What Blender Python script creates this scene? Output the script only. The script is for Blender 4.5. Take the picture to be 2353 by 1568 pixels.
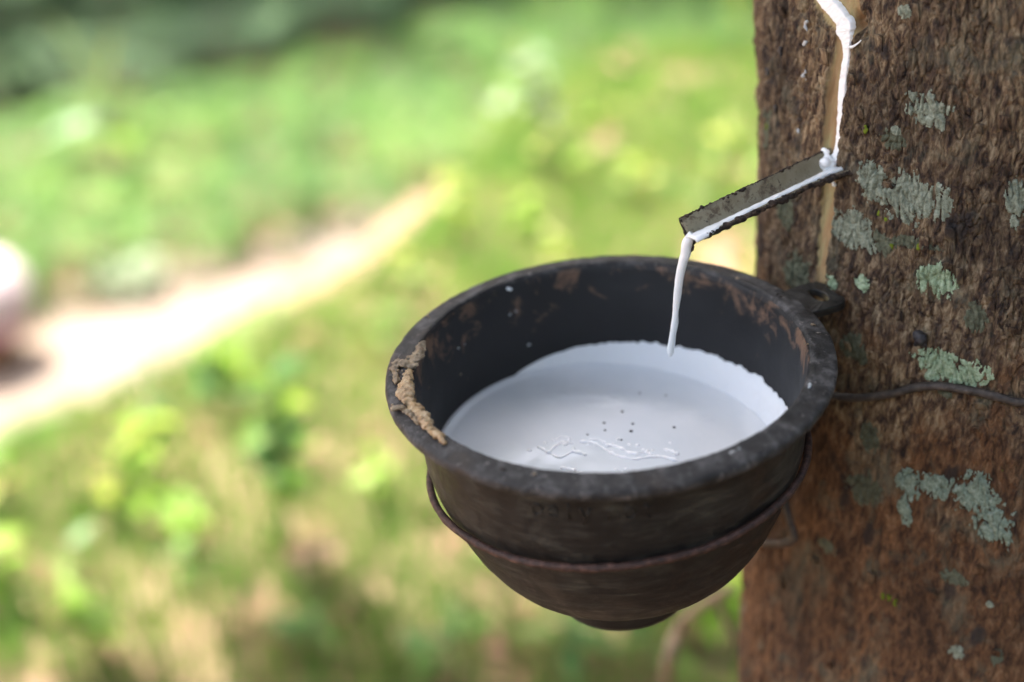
import bpy, bmesh, math, random
import numpy as np
from mathutils import Vector, Matrix, noise as mnoise

for o in list(bpy.data.objects):
    bpy.data.objects.remove(o)
SC = bpy.context.scene
COL = SC.collection
R = math.radians

# ------------------------------------------------------------------ camera
CUP = np.array([0.0, 0.0, 0.7013])            # centre of the cup's rim, 70 cm above the ground
PITCH = R(30.0)
FWD = np.array([0, math.cos(PITCH), -math.sin(PITCH)])
UP = np.array([0, math.sin(PITCH), math.cos(PITCH)])
RT = np.array([1.0, 0, 0])
CAM = np.array([-0.03365973, -0.42979973, 0.95556503])
FPX = 50.0 / 36.0 * 2353                     # focal length in units of the 2353-px wide survey grid
cam_d = bpy.data.cameras.new('camera')
cam = bpy.data.objects.new('camera', cam_d); COL.objects.link(cam)
cam.location = CAM
cam.rotation_euler = (R(90) - PITCH, 0, 0)
cam_d.lens = 50; cam_d.sensor_width = 36; cam_d.sensor_fit = 'HORIZONTAL'
cam_d.clip_start = 0.02; cam_d.clip_end = 600
cam_d.dof.use_dof = True
cam_d.dof.focus_distance = 0.495
cam_d.dof.aperture_fstop = 3.5
cam_d.dof.aperture_blades = 9
SC.camera = cam

# ------------------------------------------------------------------ sky, sun, exposure
SUN_AZ, SUN_EL = R(-48.0), R(72.0)           # azimuth from +Y (away from the camera) towards +X
world = bpy.data.worlds.new('World'); SC.world = world; world.use_nodes = True
wn = world.node_tree; bg = wn.nodes['Background']
sky = wn.nodes.new('ShaderNodeTexSky'); sky.sky_type = 'NISHITA'; sky.sun_disc = False
sky.sun_elevation = SUN_EL; sky.sun_rotation = SUN_AZ
sky.air_density = 1.0; sky.dust_density = 8.0; sky.ozone_density = 0.0
wn.links.new(sky.outputs[0], bg.inputs[0]); bg.inputs[1].default_value = 0.15
sun_d = bpy.data.lights.new('sun', 'SUN'); sun_d.energy = 4.2; sun_d.angle = R(0.53); sun_d.color = (1.0, 0.95, 0.86)
sun = bpy.data.objects.new('sun', sun_d); COL.objects.link(sun)
sdir = Vector((math.sin(SUN_AZ) * math.cos(SUN_EL), math.cos(SUN_AZ) * math.cos(SUN_EL), math.sin(SUN_EL)))
sun.rotation_euler = sdir.to_track_quat('Z', 'Y').to_euler(); sun.location = sdir * 20
SC.view_settings.view_transform = 'Standard'; SC.view_settings.look = 'None'
SC.view_settings.gamma = 1.0; SC.view_settings.exposure = 2.5
SC.render.engine = 'CYCLES'
SC.cycles.use_denoising = True
SC.cycles.max_bounces = 8; SC.cycles.transparent_max_bounces = 8
SC.cycles.sample_clamp_indirect = 6.0

# ------------------------------------------------------------------ helpers
def ray(px, py):
    return FWD + RT * (px - 1176.5) / FPX - UP * (py - 784.0) / FPX
def project(p):
    d = np.asarray(p) - CAM; z = d @ FWD
    return 1176.5 + FPX * (d @ RT) / z, 784 - FPX * (d @ UP) / z

def tag(o, label=None, cat=None, group=None, kind=None):
    if label: o['label'] = label
    if cat: o['category'] = cat
    if group: o['group'] = group
    if kind: o['kind'] = kind
    return o
def empty(name, loc=(0, 0, 0), rz=0.0):
    o = bpy.data.objects.new(name, None); COL.objects.link(o)
    o.location = loc; o.rotation_euler = (0, 0, rz); o.empty_display_size = 0.05
    return o
def mesh(name, verts, faces, mat=None, parent=None, smooth=True):
    me = bpy.data.meshes.new(name)
    if isinstance(verts, np.ndarray) and isinstance(faces, np.ndarray):
        nv, nf, k = len(verts), len(faces), faces.shape[1]
        me.vertices.add(nv); me.vertices.foreach_set('co', verts.astype(np.float32).ravel())
        me.loops.add(nf * k); me.loops.foreach_set('vertex_index', faces.astype(np.int32).ravel())
        me.polygons.add(nf)
        me.polygons.foreach_set('loop_start', np.arange(0, nf * k, k, dtype=np.int32))
        me.update(calc_edges=True); me.validate()
    else:
        me.from_pydata([tuple(v) for v in verts], [], [tuple(f) for f in faces]); me.update()
    if smooth: me.polygons.foreach_set('use_smooth', [True] * len(me.polygons))
    return link(name, me, mat, parent)
def link(name, me, mat=None, parent=None):
    o = bpy.data.objects.new(name, me); COL.objects.link(o)
    if mat is not None and not me.materials: me.materials.append(mat)
    if parent is not None: o.parent = parent
    return o

_rs = np.random.RandomState(7)
_P = np.tile(_rs.permutation(256), 3)
_G = _rs.normal(size=(256, 3)); _G /= np.linalg.norm(_G, axis=1)[:, None]
def perlin(x, y, z=0.0):
    x, y, z = np.broadcast_arrays(np.asarray(x, float), np.asarray(y, float), np.asarray(z, float))
    xi, yi, zi = np.floor(x).astype(int), np.floor(y).astype(int), np.floor(z).astype(int)
    fx, fy, fz = x - xi, y - yi, z - zi
    u, v, w = [t * t * t * (t * (t * 6 - 15) + 10) for t in (fx, fy, fz)]
    xi, yi, zi = xi & 255, yi & 255, zi & 255
    def g(a, b, c):
        h = _P[_P[_P[(xi + a)] + yi + b] + zi + c] & 255
        gr = _G[h]
        return gr[..., 0] * (fx - a) + gr[..., 1] * (fy - b) + gr[..., 2] * (fz - c)
    l = lambda p, q, t: p + t * (q - p)
    return 1.6 * l(l(l(g(0,0,0), g(1,0,0), u), l(g(0,1,0), g(1,1,0), u), v),
                   l(l(g(0,0,1), g(1,0,1), u), l(g(0,1,1), g(1,1,1), u), v), w)
def fbm(x, y, z=0.0, n=4):
    s, a, f = 0, 1.0, 1.0
    for i in range(n):
        s = s + a * perlin(np.asarray(x) * f + 17.3 * i, np.asarray(y) * f - 9.1 * i, np.asarray(z) * f + 3.7 * i)
        a *= 0.5; f *= 2.03
    return s
def sstep(a, b, x):
    t = np.clip((x - a) / (b - a), 0, 1); return t * t * (3 - 2 * t)

def tube(pts, rad, n=12, closed=False, jit=0.0):
    pts = [np.asarray(p, float) for p in pts]; m = len(pts)
    rad = rad if hasattr(rad, '__len__') else [rad] * m
    V, Fc = [], []
    ref = np.array([0.13, 0.21, 0.97]); prev = None
    for i, p in enumerate(pts):
        a = pts[(i - 1) % m] if (i or closed) else pts[0]
        b = pts[(i + 1) % m] if (i < m - 1 or closed) else pts[-1]
        t = b - a; t /= np.linalg.norm(t) + 1e-12
        if prev is None:
            s = np.cross(t, ref)
            if np.linalg.norm(s) < 1e-3: s = np.cross(t, [1, 0, 0])
        else:
            s = prev - t * (prev @ t)
        s /= np.linalg.norm(s) + 1e-12; prev = s
        q = np.cross(t, s)
        for k in range(n):
            th = 2 * math.pi * k / n
            r = rad[i]
            if jit: r *= 1 + jit * mnoise.noise(Vector((p * 400).tolist()) + Vector((math.cos(th), math.sin(th), 0)))
            V.append(p + (s * math.cos(th) + q * math.sin(th)) * r)
    segs = m if closed else m - 1
    for i in range(segs):
        for k in range(n):
            a, b = i * n + k, i * n + (k + 1) % n
            c, d = ((i + 1) % m) * n + (k + 1) % n, ((i + 1) % m) * n + k
            Fc.append((a, b, c, d))
    if not closed:
        Fc.append(tuple(range(n - 1, -1, -1))); Fc.append(tuple((m - 1) * n + k for k in range(n)))
    return V, Fc
def spline(pts, sub=6, closed=False):
    P = [np.asarray(p, float) for p in pts]; m = len(P); out = []
    rng = range(m) if closed else range(m - 1)
    for i in rng:
        g = (lambda j: P[j % m]) if closed else (lambda j: P[min(max(j, 0), m - 1)])
        p0, p1, p2, p3 = g(i - 1), g(i), g(i + 1), g(i + 2)
        for s in range(sub):
            t = s / sub
            out.append(0.5 * ((2 * p1) + (-p0 + p2) * t + (2 * p0 - 5 * p1 + 4 * p2 - p3) * t * t + (-p0 + 3 * p1 - 3 * p2 + p3) * t ** 3))
    if not closed: out.append(P[-1])
    return out
_bm = bmesh.new(); bmesh.ops.create_icosphere(_bm, subdivisions=2, radius=1.0)
_ICO_V = np.array([v.co[:] for v in _bm.verts]); _bm.verts.index_update(); _ICO_F = np.array([[v.index for v in f.verts] for f in _bm.faces]); _bm.free()
def blob(name, balls, mat, parent, voxel, smooth_it=4, disp=None):
    """ellipsoids grown together into one lumpy skin"""
    V, Fc = [], []
    for i, (c, r) in enumerate(balls):
        r3 = np.array(r if hasattr(r, '__len__') else (r, r, r), float)
        V.append(_ICO_V * r3 + np.asarray(c, float)); Fc.append(_ICO_F + i * len(_ICO_V))
    V = np.concatenate(V); Fc = np.concatenate(Fc)
    me = bpy.data.meshes.new(name); me.from_pydata(V.tolist(), [], Fc.tolist()); me.update()
    o = link(name, me, mat, parent)
    m = o.modifiers.new('grow', 'REMESH'); m.mode = 'VOXEL'; m.voxel_size = voxel; m.use_smooth_shade = True
    if smooth_it:
        s = o.modifiers.new('soften', 'SMOOTH'); s.factor = 0.5; s.iterations = smooth_it
    if disp:
        tx = bpy.data.textures.new(name + '_lumps', 'CLOUDS'); tx.noise_scale = disp[0]
        d = o.modifiers.new('lumps', 'DISPLACE'); d.texture = tx; d.strength = disp[1]; d.mid_level = 0.5
        d.texture_coords = 'LOCAL'
    return o

# ------------------------------------------------------------------ materials
class Mat:
    def __init__(s, name, rough=0.8, spec=0.4):
        s.m = bpy.data.materials.new(name); s.m.use_nodes = True
        s.t = s.m.node_tree; s.b = s.t.nodes['Principled BSDF']
        s.b.inputs['Roughness'].default_value = rough
        s.b.inputs['Specular IOR Level'].default_value = spec
        s.tc = s.t.nodes.new('ShaderNodeTexCoord')
    def n(s, kind, **kw):
        x = s.t.nodes.new(kind)
        for k, v in kw.items(): setattr(x, k, v)
        return x
    def l(s, a, b): s.t.links.new(a, b)
    def mapping(s, scale, coord='Object'):
        m = s.n('ShaderNodeMapping'); m.inputs['Scale'].default_value = scale
        s.l(s.tc.outputs[coord], m.inputs[0]); return m.outputs[0]
    def noise(s, scale, detail=6, rough=0.6, dist=0.0, sc3=(1, 1, 1), coord='Object'):
        x = s.n('ShaderNodeTexNoise'); x.inputs['Scale'].default_value = scale; x.inputs['Detail'].default_value = detail
        x.inputs['Roughness'].default_value = rough; x.inputs['Distortion'].default_value = dist
        s.l(s.mapping(sc3, coord), x.inputs['Vector']); return x.outputs['Fac']
    def ramp(s, fac, stops):
        r = s.n('ShaderNodeValToRGB'); e = r.color_ramp.elements
        while len(e) < len(stops): e.new(0.5)
        for i, (p, c) in enumerate(stops):
            e[i].position = p; e[i].color = (c[0], c[1], c[2], 1) if hasattr(c, '__len__') else (c, c, c, 1)
        s.l(fac, r.inputs[0]); return r.outputs[0]
    def mix(s, fac, a, b, mode='MIX'):
        x = s.n('ShaderNodeMix', data_type='RGBA', blend_type=mode)
        if hasattr(fac, 'links'): s.l(fac, x.inputs[0])
        else: x.inputs[0].default_value = fac
        for v, i in ((a, 6), (b, 7)):
            if hasattr(v, 'links'): s.l(v, x.inputs[i])
            else: x.inputs[i].default_value = (v[0], v[1], v[2], 1)
        return x.outputs[2]
    def color(s, c):
        if hasattr(c, 'links'): s.l(c, s.b.inputs['Base Color'])
        else: s.b.inputs['Base Color'].default_value = (c[0], c[1], c[2], 1)
        return s
    def rough(s, f): s.l(f, s.b.inputs['Roughness']); return s
    def bump(s, h, dist, strength=1.0):
        b = s.n('ShaderNodeBump'); b.inputs['Distance'].default_value = dist; b.inputs['Strength'].default_value = strength
        s.l(h, b.inputs['Height']); s.l(b.outputs[0], s.b.inputs['Normal']); return s
    def translucent(s, col, amt):
        tr = s.n('ShaderNodeBsdfTranslucent'); mx = s.n('ShaderNodeMixShader'); mx.inputs[0].default_value = amt
        if hasattr(col, 'links'): s.l(col, tr.inputs[0])
        else: tr.inputs[0].default_value = (col[0], col[1], col[2], 1)
        s.l(s.b.outputs[0], mx.inputs[1]); s.l(tr.outputs[0], mx.inputs[2])
        s.l(mx.outputs[0], s.t.nodes['Material Output'].inputs[0]); return s

def m_bark():
    M = Mat('bark', 0.75, 0.35)
    a = M.noise(1, 6, 0.66, 0.5, (400, 400, 150))
    b = M.noise(1, 5, 0.6, 0.3, (40, 40, 22))
    streak = M.ramp(a, [(0.34, (0.012, 0.008, 0.006)), (0.44, (0.060, 0.036, 0.023)), (0.54, (0.145, 0.100, 0.057)), (0.70, (0.33, 0.265, 0.175))])
    red = M.ramp(a, [(0.33, (0.018, 0.009, 0.005)), (0.44, (0.066, 0.031, 0.014)), (0.56, (0.135, 0.068, 0.030)), (0.74, (0.24, 0.155, 0.09))])
    # reddish bare patches, mostly low on the trunk
    sep = M.n('ShaderNodeSeparateXYZ'); M.l(M.tc.outputs['Object'], sep.inputs[0])
    mr = M.n('ShaderNodeMapRange'); mr.inputs[1].default_value = 0.74; mr.inputs[2].default_value = 0.60
    mr.inputs[3].default_value = -0.17; mr.inputs[4].default_value = 0.22
    M.l(sep.outputs[2], mr.inputs[0])
    ad = M.n('ShaderNodeMath', operation='ADD'); M.l(b, ad.inputs[0]); M.l(mr.outputs[0], ad.inputs[1])
    f = M.ramp(ad.outputs[0], [(0.46, 0.0), (0.62, 1.0)])
    c = M.mix(f, streak, red)
    g = M.noise(1, 6, 0.65, 0.5, (55, 55, 40))
    gr = M.ramp(g, [(0.52, 0.0), (0.68, 0.6)])
    c = M.mix(gr, c, (0.13, 0.135, 0.095))           # thin grey-green algal film
    d = M.noise(1, 3, 0.5, 0, (90, 90, 60))
    dk = M.ramp(d, [(0.62, 0.0), (0.70, 0.8)])
    c = M.mix(dk, c, (0.022, 0.018, 0.018))          # soot-dark stains
    pv = M.ramp(M.noise(1, 4, 0.6, 0.4, (24, 24, 13)), [(0.34, (0.45, 0.43, 0.42)), (0.5, (0.92, 0.90, 0.88)), (0.66, (1.25, 1.2, 1.12))])
    c = M.mix(1.0, c, pv, 'MULTIPLY')                # older, darker and younger, paler bark
    at = M.n('ShaderNodeAttribute', attribute_name='cut')
    ca = M.noise(1, 5, 0.6, 0.3, (120, 120, 18))
    cc = M.ramp(ca, [(0.30, (0.20, 0.11, 0.05)), (0.46, (0.33, 0.22, 0.11)), (0.58, (0.33, 0.28, 0.135)), (0.75, (0.46, 0.32, 0.21))])
    c = M.mix(at.outputs['Fac'], c, cc)              # inner bark laid open by the tapping knife
    M.color(c)
    fine = M.noise(1, 6, 0.7, 0.6, (800, 800, 480))
    M.bump(fine, 0.0006, 1.0)
    return M.m
def m_lichen(name, c1, c2, c3, sc):
    M = Mat(name, 0.95, 0.15)
    a = M.noise(sc, 6, 0.7, 0.5)
    M.color(M.ramp(a, [(0.30, c1), (0.50, c2), (0.70, c3)]))
    M.bump(M.noise(sc * 2.2, 4, 0.7, 0.8), 0.0009, 1.0)
    return M.m
def m_cut():
    M = Mat('cut_inner_bark', 0.6, 0.4)
    a = M.noise(1, 5, 0.6, 0.3, (120, 120, 18))
    c = M.ramp(a, [(0.30, (0.20, 0.11, 0.05)), (0.46, (0.33, 0.22, 0.11)), (0.58, (0.33, 0.28, 0.135)), (0.75, (0.46, 0.32, 0.21))])
    M.color(c); M.bump(M.noise(1, 4, 0.6, 0, (500, 500, 60)), 0.0004)
    return M.m
def m_latex(name='fresh_latex', col=(0.80, 0.82, 0.83), rough=0.12):
    M = Mat(name, rough, 0.5)
    M.color(col)
    M.b.inputs['Subsurface Weight'].default_value = 0.25
    M.b.inputs['Subsurface Radius'].default_value = (0.002, 0.0017, 0.0015)
    M.b.inputs['Subsurface Scale'].default_value = 0.6
    M.bump(M.noise(160, 3, 0.5, 0.3), 0.0006, 0.6)
    return M.m
def m_pool():
    M = Mat('latex_pool_surface', 0.09, 0.38)
    a = M.noise(35, 4, 0.6, 0.4)
    c = M.ramp(a, [(0.35, (0.65, 0.685, 0.715)), (0.6, (0.70, 0.725, 0.75))])
    v = M.n('ShaderNodeTexVoronoi'); v.inputs['Scale'].default_value = 62; v.inputs['Randomness'].default_value = 1.0
    M.l(M.tc.outputs['Object'], v.inputs['Vector'])
    sp = M.ramp(v.outputs['Distance'], [(0.035, 1.0), (0.075, 0.0)])
    gate = M.ramp(M.noise(24, 2, 0.5), [(0.52, 0.0), (0.58, 0.75)])
    mm = M.n('ShaderNodeMath', operation='MULTIPLY'); M.l(sp, mm.inputs[0]); M.l(gate, mm.inputs[1])
    M.color(M.mix(mm.outputs[0], c, (0.20, 0.24, 0.24)))        # little specks of bark dust
    M.b.inputs['Subsurface Weight'].default_value = 0.15
    M.b.inputs['Subsurface Radius'].default_value = (0.003, 0.003, 0.003)
    M.bump(M.noise(70, 3, 0.5, 0.2), 0.0005, 0.35)
    return M.m
def m_cup(kind):
    M = Mat('black_plastic_' + kind, 0.55, 0.45)
    if kind == 'outside':
        a = M.noise(1, 6, 0.7, 0.3, (60, 60, 300))
        b = M.noise(55, 6, 0.7, 0.6)
        c = M.ramp(a, [(0.36, (0.0026, 0.0030, 0.0034)), (0.52, (0.0065, 0.0070, 0.0074)), (0.68, (0.032, 0.032, 0.028))])
        f = M.ramp(b, [(0.50, 0.0), (0.70, 0.75)])
        c = M.mix(f, c, M.ramp(a, [(0.38, (0.010, 0.009, 0.007)), (0.66, (0.085, 0.078, 0.058))]))
        M.color(c); M.rough(M.ramp(b, [(0.35, 0.30), (0.65, 0.7)])); M.bump(a, 0.0004, 0.6)
    elif kind == 'inside':
        b = M.noise(75, 6, 0.7, 0.6); n2 = M.noise(22, 3, 0.6)
        base = M.ramp(n2, [(0.35, (0.008, 0.008, 0.009)), (0.65, (0.017, 0.017, 0.018))])
        sep = M.n('ShaderNodeSeparateXYZ'); M.l(M.tc.outputs['Object'], sep.inputs[0])
        mr = M.n('ShaderNodeMapRange'); mr.inputs[1].default_value = -0.030; mr.inputs[2].default_value = -0.003
        mr.inputs[3].default_value = -0.16; mr.inputs[4].default_value = 0.03
        M.l(sep.outputs[2], mr.inputs[0])
        ad = M.n('ShaderNodeMath', operation='ADD'); M.l(b, ad.inputs[0]); M.l(mr.outputs[0], ad.inputs[1])
        f = M.ramp(ad.outputs[0], [(0.53, 0.0), (0.64, 0.85)])
        M.color(M.mix(f, base, (0.17, 0.098, 0.06)))          # dried mud spatter under the rim
        M.rough(M.ramp(n2, [(0.3, 0.45), (0.7, 0.7)])); M.bump(b, 0.0004, 0.6)
    else:
        a = M.noise(130, 7, 0.7, 0.4); b = M.noise(28, 4, 0.6, 0.4); d = M.noise(320, 4, 0.7)
        c = M.ramp(a, [(0.38, (0.007, 0.0066, 0.0066)), (0.5, (0.024, 0.0228, 0.0228)), (0.64, (0.095, 0.090, 0.088))])
        f = M.ramp(b, [(0.56, 0.0), (0.72, 0.7)])
        c = M.mix(f, c, (0.075, 0.05, 0.035))
        g = M.ramp(d, [(0.62, 0.0), (0.70, 0.7)])
        c = M.mix(g, c, (0.24, 0.215, 0.20))
        M.color(c); M.rough(M.ramp(a, [(0.3, 0.5), (0.7, 0.85)])); M.bump(a, 0.0012, 0.8)
    return M.m
def m_simple(name, stops, sc, rough=0.8, spec=0.3, bump=0.0, sc3=(1, 1, 1), trans=0.0):
    M = Mat(name, rough, spec)
    a = M.noise(sc, 5, 0.65, 0.3, sc3)
    k = len(stops)
    c = M.ramp(a, [(0.3 + 0.4 * i / max(k - 1, 1), s) for i, s in enumerate(stops)])
    M.color(c)
    if bump: M.bump(a, bump)
    if trans: M.translucent(c, trans)
    return M.m
def m_leaf(name, c1, c2, c3, sc=3.0, trans=0.35, tmul=1.5, rough=0.5, coord_sc=(1, 1, 1)):
    M = Mat(name, rough, 0.35)
    oi = M.n('ShaderNodeObjectInfo')
    a = M.noise(sc, 3, 0.6, 0, coord_sc)
    ad = M.n('ShaderNodeMath', operation='ADD'); M.l(a, ad.inputs[0])
    sc_ = M.n('ShaderNodeMath', operation='MULTIPLY_ADD'); sc_.inputs[1].default_value = 0.26; sc_.inputs[2].default_value = -0.13
    M.l(oi.outputs['Random'], sc_.inputs[0]); M.l(sc_.outputs[0], ad.inputs[1])
    c = M.ramp(ad.outputs[0], [(0.3, c1), (0.5, c2), (0.7, c3)])
    M.color(c)
    bright = M.mix(1.0, c, (tmul, tmul, tmul * 0.7), 'MULTIPLY')
    M.translucent(bright, trans)
    return M.m

BARK = m_bark()
LICHEN_A = m_lichen('crust_lichen', (0.10, 0.095, 0.066), (0.26, 0.295, 0.225), (0.40, 0.43, 0.35), 560)
LICHEN_B = m_lichen('green_lichen', (0.13, 0.15, 0.08), (0.34, 0.45, 0.29), (0.52, 0.60, 0.44), 560)
LICHEN_C = m_lichen('leafy_lichen', (0.09, 0.10, 0.07), (0.25, 0.325, 0.255), (0.44, 0.50, 0.42), 620)
LICHEN_D = m_lichen('dull_lichen', (0.055, 0.048, 0.03), (0.115, 0.125, 0.085), (0.19, 0.20, 0.14), 460)
CUT = m_cut(); LATEX = m_latex(); POOL = m_pool()
GLINT = m_latex('glint_white', (0.95, 0.95, 0.95), 0.06)  # near-white latex colour that stands in for glints
GREYLATEX = m_latex('setting_latex', (0.34, 0.36, 0.37), 0.25)
CUP_OUT, CUP_IN, CUP_RIM = m_cup('outside'), m_cup('inside'), m_cup('rim')
RUST = m_simple('rusty_wire', [(0.014, 0.008, 0.006), (0.045, 0.021, 0.015), (0.11, 0.055, 0.040)], 320, 0.65, 0.4, 0.0006)
DARKWIRE = m_simple('dark_wire', [(0.018, 0.015, 0.013), (0.05, 0.04, 0.034), (0.10, 0.08, 0.065)], 220, 0.6, 0.4, 0.0005)
def m_spout():
    M = Mat('dull_zinc', 0.5, 0.5)
    a = M.noise(150, 6, 0.7, 0.3); b = M.noise(420, 5, 0.7, 0.8); c_ = M.noise(60, 3, 0.6)
    base = M.ramp(c_, [(0.35, (0.19, 0.16, 0.10)), (0.65, (0.30, 0.265, 0.18))])
    st = M.ramp(a, [(0.52, 0.0), (0.62, 0.75)]); base = M.mix(st, base, (0.075, 0.045, 0.028))      # rust bloom
    sc_ = M.ramp(b, [(0.60, 0.0), (0.66, 0.85)]); base = M.mix(sc_, base, (0.030, 0.022, 0.016))     # specks
    M.color(base); M.rough(M.ramp(a, [(0.35, 0.42), (0.6, 0.8)])); M.bump(b, 0.0003, 0.7); return M.m
SPOUT = m_spout()
CRUST = m_simple('spout_grime', [(0.012, 0.009, 0.008), (0.03, 0.022, 0.018), (0.09, 0.06, 0.042)], 420, 0.85, 0.25, 0.001)
GUM = m_simple('dried_latex', [(0.13, 0.08, 0.04), (0.36, 0.24, 0.12), (0.50, 0.40, 0.27)], 330, 0.38, 0.5, 0.0007)
GUM_OLD = m_simple('old_dried_latex', [(0.10, 0.075, 0.05), (0.22, 0.17, 0.11), (0.33, 0.26, 0.17)], 260, 0.6, 0.4, 0.0008)
for g in (GUM, GUM_OLD):
    b = g.node_tree.nodes['Principled BSDF']; b.inputs['Subsurface Weight'].default_value = 0.35
    b.inputs['Subsurface Radius'].default_value = (0.004, 0.002, 0.001)
MOSS = m_simple('moss', [(0.07, 0.10, 0.008), (0.15, 0.19, 0.012)], 500, 0.9)
RESIN = m_simple('dark_resin', [(0.008, 0.007, 0.008), (0.03, 0.027, 0.03)], 240, 0.55, 0.5, 0.0008)
SOIL = m_simple('soil', [(0.10, 0.066, 0.042), (0.17, 0.115, 0.075), (0.25, 0.18, 0.12)], 5.0, 0.95, 0.15, 0.01)
PATHM = m_simple('sandy_path', [(0.125, 0.088, 0.066), (0.155, 0.122, 0.098), (0.175, 0.148, 0.125)], 1.3, 0.95, 0.1, 0.01)
GRASS = m_leaf('grass_blade', (0.055, 0.125, 0.022), (0.095, 0.185, 0.035), (0.16, 0.21, 0.065), 5.0, 0.4)
TEA = m_leaf('tea_leaf', (0.075, 0.155, 0.045), (0.125, 0.235, 0.065), (0.19, 0.30, 0.08), 2.2, 0.4)
SHRUB = m_leaf('shrub_leaf', (0.045, 0.095, 0.04), (0.065, 0.125, 0.055), (0.085, 0.15, 0.06), 1.0, 0.25)
BROAD = m_leaf('broad_leaf', (0.075, 0.16, 0.012), (0.14, 0.26, 0.02), (0.24, 0.32, 0.035), 7.0, 0.45)
DEEP = m_leaf('deep_leaf', (0.035, 0.085, 0.028), (0.055, 0.115, 0.036), (0.08, 0.15, 0.045), 7.0, 0.2, 1.5, 0.9)
DEEP.node_tree.nodes['Principled BSDF'].inputs['Specular IOR Level'].default_value = 0.1
PALE = m_leaf('pale_leaf', (0.15, 0.23, 0.12), (0.23, 0.31, 0.19), (0.32, 0.37, 0.26), 6.0, 0.3, 1.0)
YELLOW = m_leaf('yellow_leaf', (0.17, 0.21, 0.03), (0.25, 0.28, 0.045), (0.34, 0.33, 0.07), 6.0, 0.4, 1.1)
DRY = m_leaf('dry_leaf', (0.14, 0.075, 0.045), (0.24, 0.14, 0.09), (0.34, 0.23, 0.17), 9.0, 0.15, 1.0, 0.8)
STEM = m_simple('plant_stem', [(0.10, 0.085, 0.04), (0.20, 0.15, 0.08)], 30, 0.8)
TWIG = m_simple('dry_twig', [(0.20, 0.14, 0.09), (0.34, 0.25, 0.165)], 60, 0.85)
CROWN = m_leaf('rubber_leaf', (0.035, 0.085, 0.02), (0.055, 0.12, 0.028), (0.08, 0.15, 0.035), 1.0, 0.12, 1.0)
CLOTH = m_simple('pale_cloth', [(0.30, 0.235, 0.25), (0.36, 0.30, 0.31)], 9, 0.9, 0.1, 0.01)
PINK = m_simple('pink_cloth', [(0.34, 0.17, 0.21), (0.42, 0.24, 0.28)], 9, 0.9, 0.1)
WOODB = m_simple('brown_basket', [(0.08, 0.045, 0.025), (0.16, 0.09, 0.055)], 20, 0.85, 0.2, 0.01)

# ------------------------------------------------------------------ the ground
GROUND0 = -0.25                              # the cup hangs 95 cm above the terrace
CREST = np.array([-0.80, 1.50]); CN = np.array([-0.815, 0.58])   # edge of the near terrace and its outward normal
FIELD_Z = -5.3
def crest_q(x, y):
    q1 = (x - CREST[0]) * CN[0] + (y - CREST[1]) * CN[1]
    return np.minimum(q1, (x + 0.203) * -0.967 + (y - 2.38) * 0.254)      # the edge bends outward on the right
def ground_z(x, y):
    x, y = np.asarray(x, float), np.asarray(y, float)
    q = crest_q(x, y) + 0.06 * perlin(x * 1.7, y * 1.7, 2.2)
    q = np.maximum(q, (y - 4.2) * 0.9)
    near = GROUND0 - 0.08 * np.clip(y, -3, 4.2) + 0.02 * fbm(x * 2.2, y * 2.2, 0.5, 3)
    drop = np.where(q > 0, 1, 0) * (-np.minimum(q, 40.0) * 1.05)
    z = near + drop
    return np.maximum(z, FIELD_Z + 0.03 * fbm(x * 0.8, y * 0.8, 4.0, 2))
def on_ground(px, py):
    d = ray(px, py); t = np.concatenate([np.arange(0.3, 5, 0.006), np.arange(5, 30, 0.03)])
    P = CAM + t[:, None] * d
    k = int(np.argmax(P[:, 2] <= ground_z(P[:, 0], P[:, 1])))
    return P[k]
ga = np.concatenate([np.linspace(-300, -14, 12), np.linspace(-12, -3.2, 20), np.linspace(-3, 3, 120), np.linspace(3.2, 14, 30), np.linspace(16, 300, 12)])
gb = np.concatenate([np.linspace(-300, -10, 10), np.linspace(-8, -1, 12), np.linspace(-0.9, 4.5, 110), np.linspace(4.7, 30, 90), np.linspace(34, 300, 12)])
GX, GY = np.meshgrid(ga, gb)
gz = ground_z(GX, GY)
nb, na = GX.shape
idx = np.arange(nb * na).reshape(nb, na)
gf = np.stack([idx[:-1, :-1], idx[:-1, 1:], idx[1:, 1:], idx[1:, :-1]], -1).reshape(-1, 4)
tag(mesh('ground', np.stack([GX, GY, gz], -1).reshape(-1, 3), gf, SOIL), kind='structure')
def field_pt(px, py, z=FIELD_Z):
    d = ray(px, py); s = (z - CAM[2]) / d[2]; return CAM + s * d
# the dirt path at the foot of the bank, running left to right and away
far_edge = [field_pt(*p) for p in ((-900, 1010), (-400, 880), (-100, 790), (100, 728), (400, 655), (700, 570), (950, 492), (1250, 400), (1700, 255), (2300, 60), (2900, -140))]
pd = far_edge[7] - far_edge[2]; pd[2] = 0; pd /= np.linalg.norm(pd)
pn = np.array([pd[1], -pd[0], 0])            # towards the camera
PV, PF = [], []
for i, p in enumerate(spline(far_edge, 5)):
    for k in range(9):
        w = -0.3 + 2.2 * k / 8
        q = p + pn * w * (1 + 0.05 * math.sin(i * 1.3))
        z = FIELD_Z + 0.075 + 0.01 * math.sin(i * 0.7 + k)
        PV.append((q[0], q[1], z))
nrow = len(PV) // 9
for i in range(nrow - 1):
    for k in range(8):
        a = i * 9 + k; PF.append((a, a + 9, a + 10, a + 1))
tag(mesh('path', PV, PF, PATHM), kind='structure')

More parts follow.
